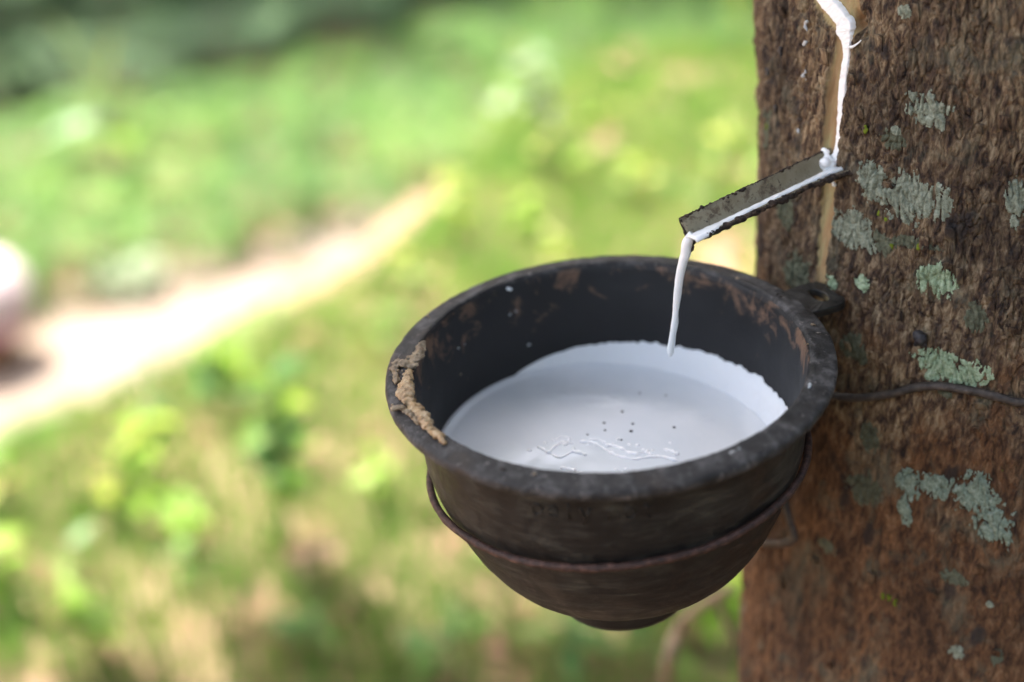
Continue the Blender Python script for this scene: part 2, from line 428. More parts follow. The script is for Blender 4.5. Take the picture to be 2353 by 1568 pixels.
# ------------------------------------------------------------------ the rubber tree
AX, AY = 0.160, 0.092
def axis_x(z): return AX - 0.035 * (np.clip(z, 0.3, 1.3) - 0.69)
def axis_y(z): return AY + 0.22 * (np.clip(z, 0.3, 1.3) - 0.69)
def trunk_r(z):
    z = np.asarray(z, float)
    return 0.092 + np.minimum(0.21 * (z - 0.69) ** 2, 0.0045) + 0.05 * np.exp(-np.maximum(z - GROUND0, 0) / 0.09) - 0.008 * np.clip(z - 1.2, 0, 5)
def on_trunk(px, py, off=0.0):
    """point, angle and height on the bark seen at a survey-grid position"""
    d = ray(px, py); z = 0.7
    for _ in range(12):
        a = np.array([axis_x(z), float(axis_y(z))]); rr = float(trunk_r(z)) + off
        o = CAM[:2] - a; A = d[:2] @ d[:2]; B = o @ d[:2]; C = o @ o - rr * rr
        disc = max(B * B - A * C, 0); s = (-B - math.sqrt(disc)) / A
        p = CAM + s * d; z = p[2]
    return p, math.atan2(p[1] - a[1], p[0] - a[0]), z
TH0 = -2.35                                   # angles are unwrapped around here
def unwrap(t): return TH0 + (t - TH0 + math.pi) % (2 * math.pi) - math.pi
def tz(px, py):
    p, th, z = on_trunk(px, py); return unwrap(th) * 0.092, z       # arc length, height
th = np.concatenate([np.linspace(R(-203), R(-76), 640), np.linspace(R(-74), R(152), 60)])
zz = np.concatenate([np.linspace(-0.34, 0.50, 50), np.linspace(0.508, 0.845, 880), np.linspace(0.855, 1.3, 60), np.linspace(1.35, 3.9, 30)])
TH, ZZ = np.meshgrid(th, zz)
U = TH * 0.092
def polydist(U, Z, pts):
    """distance to a polyline whose points carry a half width: returns dist - halfwidth, and along"""
    best = np.full(U.shape, 1e9)
    for (u0, z0, w0), (u1, z1, w1) in zip(pts[:-1], pts[1:]):
        du, dz = u1 - u0, z1 - z0; L2 = du * du + dz * dz
        t = np.clip(((U - u0) * du + (Z - z0) * dz) / L2, 0, 1)
        d = np.hypot(U - u0 - t * du, Z - z0 - t * dz) - (w0 + t * (w1 - w0))
        best = np.minimum(best, d)
    return best
def px_poly(pp, scale=0.53 / FPX):
    out = []
    for (x, y, w) in pp:
        u, z = tz(x, y); u2, _ = tz(x + w, y)
        out.append((u, z, abs(u2 - u)))
    return out
GROOVE = px_poly([(1880, -60, 56), (1918, 0, 58), (1940, 40, 38), (1940, 72, 25), (1932, 105, 19), (1931, 132, 19), (1923, 183, 20), (1918, 229, 20),
                  (1911, 300, 19), (1906, 345, 18), (1905, 400, 17), (1900, 470, 17), (1894, 513, 16), (1887, 554, 14), (1882, 620, 12), (1880, 684, 10)])
gd = polydist(U, ZZ, GROOVE) + 0.0004 * perlin(U * 500, ZZ * 180)
# bark relief
zmask = sstep(0.60, 0.72, ZZ)                 # rougher above, smoother scaly bark below
left = sstep(-0.243, -0.262, U)
wu = U + 0.0011 * perlin(U * 120, ZZ * 60, 1.0); wz = ZZ + 0.004 * perlin(U * 90, ZZ * 40, 5.0)
c1 = np.abs(perlin(wu * 340, wz * 120, 3.0)); c2 = np.abs(perlin(wu * 700, wz * 300, 8.0)); c3 = np.abs(perlin(wu * 190, wz * 45, 12.0))
plates = fbm(wu * 420, wz * 140, 2.0, 3)
patch = sstep(-0.25, 0.35, perlin(U * 55, ZZ * 40, 40.0))             # where the bark is corky, where scaly
rough_ = (0.30 + 0.70 * zmask) * (0.45 + 0.55 * patch)
D = 0.0018 * fbm(U * 28, ZZ * 14, 0.0, 3)
D += (-0.0013 * (1 - sstep(0.0, 0.17, c1)) - 0.0007 * (1 - sstep(0.0, 0.22, c2))) * rough_
D += (0.0007 * plates + 0.00035 * perlin(U * 1300, ZZ * 600, 1.0)) * (0.5 + 0.5 * rough_)
D += left * (-0.0020 * (1 - sstep(0.0, 0.25, c3)) + 0.0010 * perlin(wu * 210, wz * 60, 21.0))
D += 0.0016 * np.maximum(0, perlin(U * 75, ZZ * 75, 30.0) - 0.42) * 3 * (0.4 + 0.6 * left)
carve = 1 - sstep(-0.0012, 0.0003, gd)
lip = np.exp(-((gd - 0.001) / 0.0012) ** 2)
D = D * (1 - 0.85 * carve) - 0.0020 * carve + 0.0006 * lip
# ragged scar at the right of the tap's corner
su, sz = tz(1972, 62); scar = np.exp(-(((U - su) / 0.0028) ** 2 + ((ZZ - sz) / 0.0042) ** 2))
D += -0.0055 * scar * (1 + 0.5 * perlin(U * 600, ZZ * 400, 4.0))
su2, sz2 = tz(1962, 86); D += 0.0022 * np.exp(-(((U - su2) / 0.002) ** 2 + ((ZZ - sz2) / 0.002) ** 2))
far = ((ZZ < 0.50) | (ZZ > 0.86) | (TH > R(-75)))
D = np.where(far, 0.0025 * fbm(U * 60, ZZ * 25, 0.0, 3), D)
def trunk_pos(TH, ZZ, D):
    rr = trunk_r(ZZ) + D
    return np.stack([axis_x(ZZ) + rr * np.cos(TH), axis_y(ZZ) + rr * np.sin(TH), ZZ], -1)
POS = trunk_pos(TH, ZZ, D)
nz, nt = TH.shape
I = np.arange(nz * nt).reshape(nz, nt)
quad = np.stack([I[:-1, :-1], I[:-1, 1:], I[1:, 1:], I[1:, :-1]], -1)
wrap = np.stack([I[:-1, -1], I[:-1, 0], I[1:, 0], I[1:, -1]], -1)
fm = lambda M: 0.25 * (M[:-1, :-1] + M[:-1, 1:] + M[1:, 1:] + M[1:, :-1])
cutmask = fm(gd) < -0.0003
def sub(P, faces):
    global SUB_USED
    used, inv = np.unique(faces.ravel(), return_inverse=True); SUB_USED = used
    return P.reshape(-1, 3)[used], inv.reshape(faces.shape)
tree = empty('rubber_tree', (AX, AY, GROUND0))
tag(tree, 'rough brown rubber tree trunk with lichen patches and a fresh white tapping cut', 'tree')
def tree_child(o, parent=None):
    o.parent = parent or tree
    if parent is None or parent is tree: o.matrix_parent_inverse = Matrix.Translation((-AX, -AY, -GROUND0))
    return o
v, f = sub(POS, np.concatenate([quad[~cutmask], wrap]))
cutval = 1 - sstep(-0.0007, 0.0002, gd + 0.0003 * perlin(U * 900, ZZ * 260, 3.0))
def set_cut(o):
    at = o.data.attributes.new('cut', 'FLOAT', 'POINT'); at.data.foreach_set('value', cutval.ravel()[SUB_USED].astype(np.float32))
trunk = tree_child(mesh('trunk', v, f, BARK)); set_cut(trunk)
v, f = sub(POS, quad[cutmask])
cut = mesh('tapping_cut', v, f, BARK, trunk); set_cut(cut); cut['label'] = 'tan strip of inner bark exposed by the tapping cut'

def lichen(px, py, rx, ry, mat, seed, rag=0.45, lift=0.0006, label=None):
    u0, z0 = tz(px, py); u1, _ = tz(px + rx, py); _, z1 = tz(px, py - ry)
    a, b = max(abs(u1 - u0), 0.0015), abs(z1 - z0)
    jt = np.where(np.abs(th * 0.092 - u0) < 1.9 * a + 0.002)[0]; jz = np.where(np.abs(zz - z0) < 1.9 * b + 0.002)[0]
    if len(jt) < 3 or len(jz) < 3: return None
    wz_, wt_ = slice(jz[0], jz[-1] + 1), slice(jt[0], jt[-1] + 1)
    u, z, dd, cc, tt = U[wz_, wt_], ZZ[wz_, wt_], D[wz_, wt_], c1[wz_, wt_], TH[wz_, wt_]
    rr = np.hypot((u - u0) / a, (z - z0) / b)
    shape = rr + rag * fbm(u * 170 + seed, z * 150, seed * 1.7, 4) + 0.20 * perlin(u * 900, z * 500, seed) + 0.26 * perlin(u * 1900, z * 1200, seed)
    shape = shape + 0.6 * (1 - sstep(0.0, 0.10, cc)) * (rr > 0.25)
    m = (fm(shape) < 1.0) & ~cutmask[wz_, wt_][:shape.shape[0] - 1, :shape.shape[1] - 1]
    if not m.any(): return None
    edge = sstep(1.0, 0.8, shape)
    P = trunk_pos(tt, z, dd * 0.97 + lift * (0.35 + edge * 0.65) + (0.0006 if mat is LICHEN_C else 0.0002) * np.abs(perlin(u * 900, z * 800, seed)) * edge)
    J = np.arange(P.shape[0] * P.shape[1]).reshape(P.shape[:2])
    q = np.stack([J[:-1, :-1], J[:-1, 1:], J[1:, 1:], J[1:, :-1]], -1)
    v, f = sub(P, q[m])
    return mesh('lichen', v, f, mat, trunk)
LI = [(2078, 27, 15, 19, LICHEN_A), (2134, 253, 50, 44, LICHEN_A), (2003, 414, 31, 42, LICHEN_A), (2098, 458, 78, 56, LICHEN_A), (1958, 533, 52, 50, LICHEN_A),
      (2334, 470, 24, 56, LICHEN_A), (1908, 652, 15, 25, LICHEN_B), (1983, 652, 17, 21, LICHEN_B), (2151, 647, 42, 42, LICHEN_B), (1960, 795, 38, 30, LICHEN_D),
      (2178, 847, 86, 38, LICHEN_B), (2171, 903, 20, 12, LICHEN_D), (2001, 1008, 26, 30, LICHEN_D), (1984, 1126, 40, 44, LICHEN_D),
      (2085, 1112, 38, 42, LICHEN_C), (2145, 1116, 42, 24, LICHEN_C), (2248, 1135, 56, 48, LICHEN_C), (2283, 1204, 40, 48, LICHEN_C), (2078, 1178, 24, 32, LICHEN_C),
      (2060, 322, 30, 28, LICHEN_D), (2030, 560, 34, 26, LICHEN_D), (2240, 730, 26, 34, LICHEN_D), (1830, 640, 30, 60, LICHEN_D), (1800, 470, 20, 60, LICHEN_D),
      (2100, 560, 60, 14, LICHEN_D), (2200, 1500, 18, 14, LICHEN_A), (2290, 1510, 16, 18, LICHEN_D), (2275, 1390, 8, 8, LICHEN_A), (1900, 1255, 30, 16, LICHEN_D),
      (1760, 300, 10, 60, LICHEN_D), (2190, 1330, 30, 18, LICHEN_D), (2060, 300, 12, 10, LICHEN_A)]
for k, (x, y, rx, ry, mt) in enumerate(LI):
    lichen(x, y, rx, ry, mt, 3.1 + 2.7 * k, rag=0.62 if mt is LICHEN_C else 0.42, lift=0.0008 if mt is LICHEN_C else 0.00035)
rnd = random.Random(3)
def trunk_pt(px, py, off=0.0):
    p, t, z = on_trunk(px, py)
    rr = float(trunk_r(z)) + off
    return np.array([axis_x(z) + rr * math.cos(t), float(axis_y(z)) + rr * math.sin(t), z])
for (x, y, s) in ((1991, 298, 6), (2110, 565, 6), (2020, 490, 4), (2036, 505, 4), (2044, 1375, 6), (2058, 1385, 6), (2030, 1370, 4), (2305, 1077, 5), (1765, 290, 6), (2050, 568, 4)):
    balls = []
    for k in range(9):
        q = trunk_pt(x + rnd.uniform(-s, s) * 0.7, y + rnd.uniform(-s, s) * 1.4, 0.0002)
        balls.append((q, rnd.uniform(0.0003, 0.0007)))
    blob('moss_tuft', balls, MOSS, trunk, 0.00035, 1)
kb = [(trunk_pt(2117, 775, 0.0012), (0.0025, 0.0025, 0.0027))] + [(trunk_pt(2117 + rnd.uniform(-14, 14), 775 + rnd.uniform(-14, 16), 0.001), rnd.uniform(0.0006, 0.0013)) for _ in range(16)]
kn = blob('resin_knob', kb, RESIN, trunk, 0.0003, 1, (0.0015, 0.0008)); kn['label'] = 'small round black resin lump on the bark'
# drips of old latex and dark beads on the shaded left flank of the trunk
for (x, y, s, mt) in ((1856, 60, 9, GREYLATEX), (1854, 98, 6, GREYLATEX), (1796, 118, 8, RESIN), (1768, 165, 8, RESIN), (1852, 172, 10, GREYLATEX), (1785, 250, 6, RESIN), (1885, 365, 9, LATEX), (1838, 300, 5, GREYLATEX), (1919, 418, 6, LATEX)):
    balls = [(trunk_pt(x + rnd.uniform(-s, s) * 0.5, y + rnd.uniform(-s, s) * 1.3, 0.0008), rnd.uniform(0.0004, 0.0009)) for _ in range(8)]
    blob('bark_bead', balls, mt, trunk, 0.00045, 2)
# loose flakes of bark curling off the trunk
for k in range(46):
    x, y = rnd.uniform(1760, 2350), rnd.uniform(10, 1560)
    p, t, z = on_trunk(x, y)
    if float(np.min(polydist(np.array([unwrap(t) * 0.092]), np.array([z]), GROOVE))) < 0.002: continue
    w, h = rnd.uniform(0.0008, 0.0018), rnd.uniform(0.002, 0.006)
    vs = []
    for j in range(4):
        zj = z + h * (j / 3 - 0.5)
        for i in range(3):
            tj = t + (i - 1) * w / 0.092 + rnd.uniform(-0.3, 0.3) * w / 0.092
            rr = float(trunk_r(zj)) + 0.0003 + 0.0011 * (j / 3) ** 2 + 0.0005 * abs(i - 1)
            vs.append((axis_x(zj) + rr * math.cos(tj), float(axis_y(zj)) + rr * math.sin(tj), zj))
    fs = [(j * 3 + i, j * 3 + i + 1, j * 3 + i + 4, j * 3 + i + 3) for j in range(3) for i in range(2)]
    fl = mesh('bark_flake', vs, fs, BARK, trunk)
    sm = fl.modifiers.new('thick', 'SOLIDIFY'); sm.thickness = 0.0005
# limbs and crown, which shade the tap and the ground under the tree
rl = random.Random(11)
for k in range(8):
    a = 2 * math.pi * k / 8 + rl.uniform(-0.3, 0.3); ln = rl.uniform(1.1, 1.8)
    s0 = np.array([axis_x(3.0), AY, 2.5 + 0.10 * k])
    e = s0 + np.array([math.cos(a) * ln, math.sin(a) * ln + 0.3, rl.uniform(0.3, 0.9)])
    mid = 0.5 * (s0 + e) + np.array([0, 0, 0.15])
    V, Fc = tube(spline([s0, mid, e], 5), list(np.linspace(0.036, 0.010, 11)), 8)
    tree_child(mesh('limb', V, Fc, BARK))
def leaf_cloud(n, pos_fn, size, rnd, aspect=0.42, flat=0.5):
    """n separate leaves: a folded rhombus of four triangles each"""
    V, Fc = [], []
    for i in range(n):
        c, nrm = pos_fn(rnd)
        c = np.asarray(c, float)
        a = rnd.uniform(0, 2 * math.pi)
        d = np.array([math.cos(a), math.sin(a), rnd.uniform(-0.6, 0.35)]); d /= np.linalg.norm(d)
        u = np.array([rnd.gauss(0, 1), rnd.gauss(0, 1), rnd.gauss(0, 1) + flat * 3]) if nrm is None else np.asarray(nrm) + 0.6 * np.array([rnd.gauss(0, 1), rnd.gauss(0, 1), rnd.gauss(0, 1)])
        s = np.cross(d, u); s /= np.linalg.norm(s) + 1e-9; u = np.cross(s, d)
        L = size * rnd.uniform(0.6, 1.25); W = L * aspect * rnd.uniform(0.8, 1.2)
        b = len(V)
        V += [c - d * L * 0.5, c + s * W * 0.5 + u * L * 0.07, c + d * L * 0.5 - u * L * 0.1, c - s * W * 0.5 + u * L * 0.07, c + d * L * 0.05]
        Fc += [(b, b + 4, b + 1), (b + 1, b + 4, b + 2), (b + 2, b + 4, b + 3), (b + 3, b + 4, b)]
    return np.array(V), np.array(Fc)
def crown_pos(r):
    while True:
        x, y, z = r.uniform(-1, 1), r.uniform(-1, 1), r.uniform(-1, 1)
        q = math.hypot(x, y)
        if q < 1 and abs(z) < 1 - 0.6 * q ** 6: break
    return (AX - 0.60 + x * 2.3, AY - 0.05 + y * 1.86, 3.5 + z * 0.85), None
V, Fc = leaf_cloud(7000, crown_pos, 0.25, random.Random(21), 0.42)
crown = tree_child(mesh('crown', V, Fc, CROWN, smooth=False))

# ------------------------------------------------------------------ the cup
TX, TY = R(0.5), R(-5.0)
RC = (Matrix.Rotation(TX, 3, 'X') @ Matrix.Rotation(TY, 3, 'Y'))
RCn = np.array(RC)
cup = empty('latex_cup', CUP)
cup.rotation_euler = RC.to_euler()
tag(cup, 'round black plastic cup full of white latex hanging on the tree trunk', 'cup')
OUT = [(0.0712, -0.0030), (0.0708, -0.006), (0.0693, -0.018), (0.0677, -0.036), (0.0622, -0.054), (0.0552, -0.0696), (0.0462, -0.0812), (0.0300, -0.0913)]
def prof(pts, n=8):
    return [(float(p[0]), float(p[1])) for p in spline([np.array(q) for q in pts], n)]
def lathe(profile, n=288, noise_amp=0.0, noise_sc=60.0, a0=0, a1=2 * math.pi):
    P = np.array(profile); t = np.linspace(a0, a1, n, endpoint=False)
    RR, TT = np.meshgrid(P[:, 0], t, indexing='ij'); H = np.repeat(P[:, 1][:, None], n, 1)
    if noise_amp:
        dn = noise_amp * fbm(np.cos(TT) * RR * noise_sc, np.sin(TT) * RR * noise_sc, H * noise_sc, 4)
        RR = RR + dn; H = H + 0.6 * noise_amp * fbm(np.cos(TT) * RR * noise_sc + 9, np.sin(TT) * RR * noise_sc, H * noise_sc + 5, 4)
    V = np.stack([RR * np.cos(TT), RR * np.sin(TT), H], -1)
    m = len(P); J = np.arange(m * n).reshape(m, n)
    f = np.stack([J[:-1], np.roll(J[:-1], -1, 1), np.roll(J[1:], -1, 1), J[1:]], -1).reshape(-1, 4)
    return V.reshape(-1, 3), f
outp = prof(OUT)
outp += [(r, -0.0913 - 0.0006) for r in (0.024, 0.016, 0.008, 0.0005)]
v, f = lathe(outp, 288, 0.00022, 120)
wall = mesh('outer_wall', v, f[:, ::-1].copy(), CUP_OUT, cup)
inp = [(r - 0.0026, h + 0.0006) for r, h in prof(OUT)]
inp = [(0.0693, -0.0006), (0.0688, -0.0016)] + inp[1:] + [(0.015, -0.0905), (0.0005, -0.0905)]
v, f = lathe(inp, 240, 0.00015, 90)
inner = mesh('inner_wall', v, f, CUP_IN, cup)
# the broad turned-out lip
lipp = [(0.0692, -0.0016), (0.0697, 0.0002), (0.0706, 0.0008), (0.0727, 0.0005), (0.0750, 0.0001), (0.0772, -0.0003), (0.0784, -0.0010), (0.0788, -0.0022),
        (0.0786, -0.0036), (0.0776, -0.0044), (0.0755, -0.0042), (0.0735, -0.0036), (0.0712, -0.0034), (0.0704, -0.0034)]
v, f = lathe(prof(lipp, 4), 640, 0.00027, 220)
rim = mesh('rim', v, f[:, ::-1].copy(), CUP_RIM, cup); rim['label'] = 'worn grey-black flat rim with dried dirt'
foot = [(0.0262, -0.0895), (0.0268, -0.094), (0.0268, -0.1025), (0.0262, -0.1040), (0.0240, -0.1042), (0.0235, -0.1035), (0.0235, -0.0925)]
v, f = lathe(foot, 160, 0.0001, 80)
mesh('foot_ring', v, f[:, ::-1].copy(), CUP_OUT, cup)
# hanging ear with an oval hole
def ear():
    a0 = R(23.0); V, Fc = [], []; n = 40
    e = np.array([math.cos(a0), math.sin(a0)]); s = np.array([-e[1], e[0]])
    def o_pt(k):
        t = 2 * math.pi * k / n
        x, y = math.cos(t), math.sin(t)
        px_ = 0.0848 + 0.0092 * np.sign(x) * abs(x) ** 0.45; py_ = 0.0100 * np.sign(y) * abs(y) ** 0.5
        if x > 0.9 and abs(y) < 0.3: px_ -= 0.0012
        return px_, py_
    def i_pt(k):
        t = 2 * math.pi * k / n; return 0.0868 + 0.0026 * math.cos(t), 0.0050 * math.sin(t)
    for zt in (-0.0010, -0.0040):
        for fn in (o_pt, i_pt):
            for k in range(n):
                r, q = fn(k); w = e * r + s * q
                V.append((w[0], w[1], zt + 0.0003 * mnoise.noise(Vector((w[0] * 500, w[1] * 500, zt * 100)))))
    for k in range(n):
        k2 = (k + 1) % n
        Fc += [(k, k2, n + k2, n + k), (2 * n + k2, 2 * n + k, 3 * n + k, 3 * n + k2), (k2, k, 2 * n + k, 2 * n + k2), (n + k, n + k2, 3 * n + k2, 3 * n + k)]
    o = mesh('hanging_ear', V, Fc, CUP_OUT, cup, smooth=False)
    b = o.modifiers.new('soft', 'BEVEL'); b.width = 0.0004; b.segments = 2
    return o
ear()
CUPM = Matrix.Translation(Vector(CUP)) @ RC.to_4x4(); CUPI = CUPM.inverted()
def on_rim(px, py, h=0.0):
    """a point of the rim plane, in the cup's own coordinates"""
    o = CUPI @ Vector(CAM); d = (CUPI.to_3x3() @ Vector(ray(px, py)))
    s = (h - o.z) / d.z; return np.array(o + d * s)
# dried latex gum stuck to the left of the rim
rg = random.Random(5)
def gum(name, path, rad, mat, dens=10, spread=0.5, seed=0, flat=0.55, rag=0.0009, lim=0.0782):
    r = random.Random(seed); balls = []
    for (a, b) in zip(path[:-1], path[1:]):
        for i in range(dens):
            t = i / dens; x = a[0] + (b[0] - a[0]) * t; y = a[1] + (b[1] - a[1]) * t; w = (a[2] + (b[2] - a[2]) * t)
            k = r.choice((0.3, 0.5, 0.8, 1.0))
            p = on_rim(x + r.gauss(0, w * spread * (1.1 - k)), y + r.gauss(0, w * spread * 0.8 * (1.1 - k)), 0.0004 + abs(r.gauss(0, 0.0007)))
            q_ = math.hypot(p[0], p[1])
            if q_ < 0.0672 or q_ > lim: continue
            s = w / 6500 * k * r.uniform(0.8, 1.2)
            balls.append((p, (s * r.uniform(0.7, 1.3), s * r.uniform(0.7, 1.3), max(s * flat, 0.00045))))
    if not balls: return None
    return blob(name, balls, mat, cup, 0.00030, 1, (0.0017, rag))
g1 = gum('dried_latex_lump', [(940, 848, 7), (936, 872, 11), (930, 903, 18), (938, 922, 9), (958, 943, 17), (977, 968, 14), (988, 985, 7), (1005, 998, 11), (1023, 1018, 6)], 1, GUM, 40, 0.8, 4, 0.5, 0.0013, 0.0752)
g1['label'] = 'amber dried latex crust on the left of the rim'
gum('dried_latex_film', [(970, 790, 10), (960, 820, 14), (945, 840, 13), (915, 832, 11), (905, 848, 8), (912, 880, 8)], 1, GUM_OLD, 30, 0.9, 9, 0.45, 0.0012)
gum('dried_latex_film', [(893, 944, 7), (905, 938, 9), (922, 935, 8), (945, 952, 7), (965, 975, 6)], 1, GUM_OLD, 24, 0.7, 10, 0.3, 0.0008)
for (x, y, w) in ((985, 727, 5), (1155, 1077, 7), (1230, 1090, 4), (905, 780, 4), (1790, 680, 7), (1700, 640, 6), (1640, 615, 5), (1870, 745, 6), (1852, 790, 6)):
    gum('rim_crumb', [(x - w, y, w * 0.7), (x + w, y + 2, w * 0.6)], 1, GUM_OLD if w < 7 else CRUST, 5, 1.0, int(x))
# white latex smear left on the rim
for (x0, y0, x1, y1) in ((1857, 893, 1862, 882), (1680, 1040, 1700, 1030)):
    gum('latex_smear', [(x0, y0, 5), (x1, y1, 4)], 1, GREYLATEX, 8, 0.7, int(x0))
# worn raised lettering moulded into the wall: only faint strokes are left of it
def emboss():
    strokes = []
    base = -0.0185
    glyphs = {'o': [[(0.5 + 0.42 * math.cos(t), 0.5 + 0.45 * math.sin(t)) for t in np.linspace(0, 6.28, 12)]],
              'e': [[(0.1, 0.5), (0.85, 0.5), (0.8, 0.8), (0.5, 0.95), (0.15, 0.75), (0.1, 0.3), (0.5, 0.05), (0.85, 0.2)]],
              'l': [[(0.5, 0.0), (0.5, 1.3)]], 'y': [[(0.1, 1.0), (0.5, 0.3)], [(0.9, 1.0), (0.3, -0.35)]],
              'n': [[(0.15, 0), (0.15, 1)], [(0.15, 0.7), (0.5, 0.98), (0.85, 0.7), (0.85, 0)]], 't': [[(0.5, 1.3), (0.5, 0.05), (0.8, 0.0)], [(0.2, 0.9), (0.8, 0.9)]]}
    x = 0.0
    out = []
    for ch in 'oely not':
        if ch == ' ': x += 0.0035; continue
        for st in glyphs[ch]:
            out.append([(x + a * 0.0042, base + b * 0.0052) for a, b in st])
        x += 0.0053
    a_mid = R(-98)
    V, Fc = [], []
    for st in out:
        pts = []
        for (xx, h) in st:
            r = float(np.interp(-h, [-q[1] for q in outp[:40]], [q[0] for q in outp[:40]])) + 0.0001
            a = a_mid + (xx - x / 2) / r
            pts.append((r * math.cos(a), r * math.sin(a), h))
        v_, f_ = tube(pts, 0.00030, 6); b = len(V); V += v_; Fc += [tuple(i + b for i in q) for q in f_]
    return mesh('raised_lettering', V, Fc, CUP_OUT, cup)
emboss()

# ------------------------------------------------------------------ latex in the cup
POOL_D = 0.0415
POOLX, POOLY = POOL_D * math.sin(-TY), -POOL_D * math.sin(-TX)      # the cup hangs a little askew
pool = empty('latex_pool', (0, 0, CUP[2] - POOL_D))
tag(pool, 'pool of white liquid latex filling the black cup', 'latex')
nr, na_ = 150, 300
rr = np.linspace(0.0002, 0.0652, nr) ; ta = np.linspace(0, 2 * math.pi, na_, endpoint=False)
RRp, TTp = np.meshgrid(rr, ta, indexing='ij')
Xp, Yp = RRp * np.cos(TTp) + POOLX, RRp * np.sin(TTp) + POOLY
Zp = 0.00018 * fbm(Xp * 45, Yp * 45, 1.0, 3) + 0.0010 * np.exp(-((0.0636 - RRp) / 0.0016) ** 2)
def pool_xy(px, py):
    d = ray(px, py); s = (CUP[2] - POOL_D - CAM[2]) / d[2]; p = CAM + s * d; return p[0], p[1]
def ridge(path, h, w):
    global Zp
    pts = [pool_xy(*p) for p in path]
    best = np.full(Xp.shape, 1e9)
    for (a, b) in zip(pts[:-1], pts[1:]):
        dx, dy = b[0] - a[0], b[1] - a[1]; t = np.clip(((Xp - a[0]) * dx + (Yp - a[1]) * dy) / (dx * dx + dy * dy), 0, 1)
        best = np.minimum(best, np.hypot(Xp - a[0] - t * dx, Yp - a[1] - t * dy))
    hh = h * (0.75 + 0.6 * perlin(Xp * 320, Yp * 320, 2.0))
    Zp = Zp + hh * np.exp(-(best / w) ** 2)
ridge([(1260, 915), (1330, 905), (1420, 915)], 0.0005, 0.0032)
ridge([(1360, 930), (1430, 925), (1500, 935)], 0.0004, 0.0024)
ridge([(1560, 960), (1600, 955), (1640, 962)], 0.0005, 0.0026)
Jp = np.arange(nr * na_).reshape(nr, na_)
fp = np.stack([Jp[:-1], Jp[1:], np.roll(Jp[1:], -1, 1), np.roll(Jp[:-1], -1, 1)], -1).reshape(-1, 4)
mesh('surface', np.stack([Xp, Yp, Zp], -1).reshape(-1, 3), fp, POOL, pool)
for k_, (x, y, r_) in enumerate(((1388, 973, 4), (1430, 947, 4), (1450, 992, 5), (1454, 975, 4), (1549, 983, 4), (1428, 1012, 3), (1390, 990, 3), (1530, 910, 3), (1470, 905, 3), (1350, 1000, 3))):
    c = np.array([*pool_xy(x, y), 0.0002]); q = r_ / 6600 * 0.8
    mesh('bark_speck', _ICO_V * np.array([q * 1.2, q, q * 0.6]) + c, _ICO_F.copy(), RESIN, pool)
# white threads and dots painting glints at the near side of the pool
rk = random.Random(14)
def skin(path, r0):  # one glint on the wrinkled surface, laid out as a white tube
    pts = [np.array([*pool_xy(x + rk.gauss(0, 1.5), y + rk.gauss(0, 1.0)), 0.00005]) for x, y in path]
    P = spline(pts, 8)
    V, Fc = tube(P, [max(0.00008, r0 * (0.75 + 0.7 * mnoise.noise(Vector((i * 0.35, r0 * 9e3, 0)))) * min(1, 0.25 + 0.3 * min(i, len(P) - 1 - i))) for i in range(len(P))], 10)
    mesh('glint_thread', V, Fc, GLINT, pool)
for p_, r_ in (([(1232, 1026), (1250, 1035), (1268, 1044)], 0.00065), ([(1262, 1042), (1275, 1026), (1296, 1016), (1318, 1020)], 0.00050), ([(1268, 1046), (1288, 1050), (1312, 1040), (1322, 1028)], 0.00045),
               ([(1310, 1036), (1330, 1040), (1346, 1047)], 0.00080), ([(1330, 1016), (1356, 1018), (1380, 1028), (1405, 1042), (1430, 1052), (1460, 1056), (1490, 1052), (1515, 1050)], 0.00060),
               ([(1388, 1022), (1415, 1027), (1440, 1038), (1462, 1046)], 0.00060), ([(1440, 1040), (1465, 1044), (1490, 1040), (1496, 1048)], 0.00075), ([(1505, 1050), (1528, 1052), (1560, 1060)], 0.00060),
               ([(1522, 1035), (1545, 1038), (1558, 1048)], 0.00065), ([(1284, 1076), (1305, 1078), (1328, 1083)], 0.00060), ([(1300, 1086), (1322, 1088), (1340, 1085)], 0.00045), ([(1352, 1010), (1375, 1012), (1392, 1020)], 0.00040),
               ([(1275, 1010), (1292, 1004), (1312, 1008)], 0.00035)):
    skin(p_, r_ * 1.35)
for (x, y, r_) in ((1216, 1036, 6), (1298, 1022, 7), (1308, 1012, 5), (1420, 1010, 5), (1446, 1022, 5), (1464, 1024, 6), (1408, 1020, 4), (1415, 1080, 5), (1438, 1078, 5), (1430, 1084, 4), (1478, 1034, 5), (1252, 1018, 5), (1270, 1012, 4), (1500, 1036, 4), (1540, 1018, 4), (1350, 1022, 4)):
    c = np.array([*pool_xy(x, y), 0.0]); q = r_ / 6600
    o_ = mesh('glint_bubble', _ICO_V * np.array([q, q, q * 0.7]) + c, _ICO_F.copy(), GLINT, pool)  # small glint built as a white bead
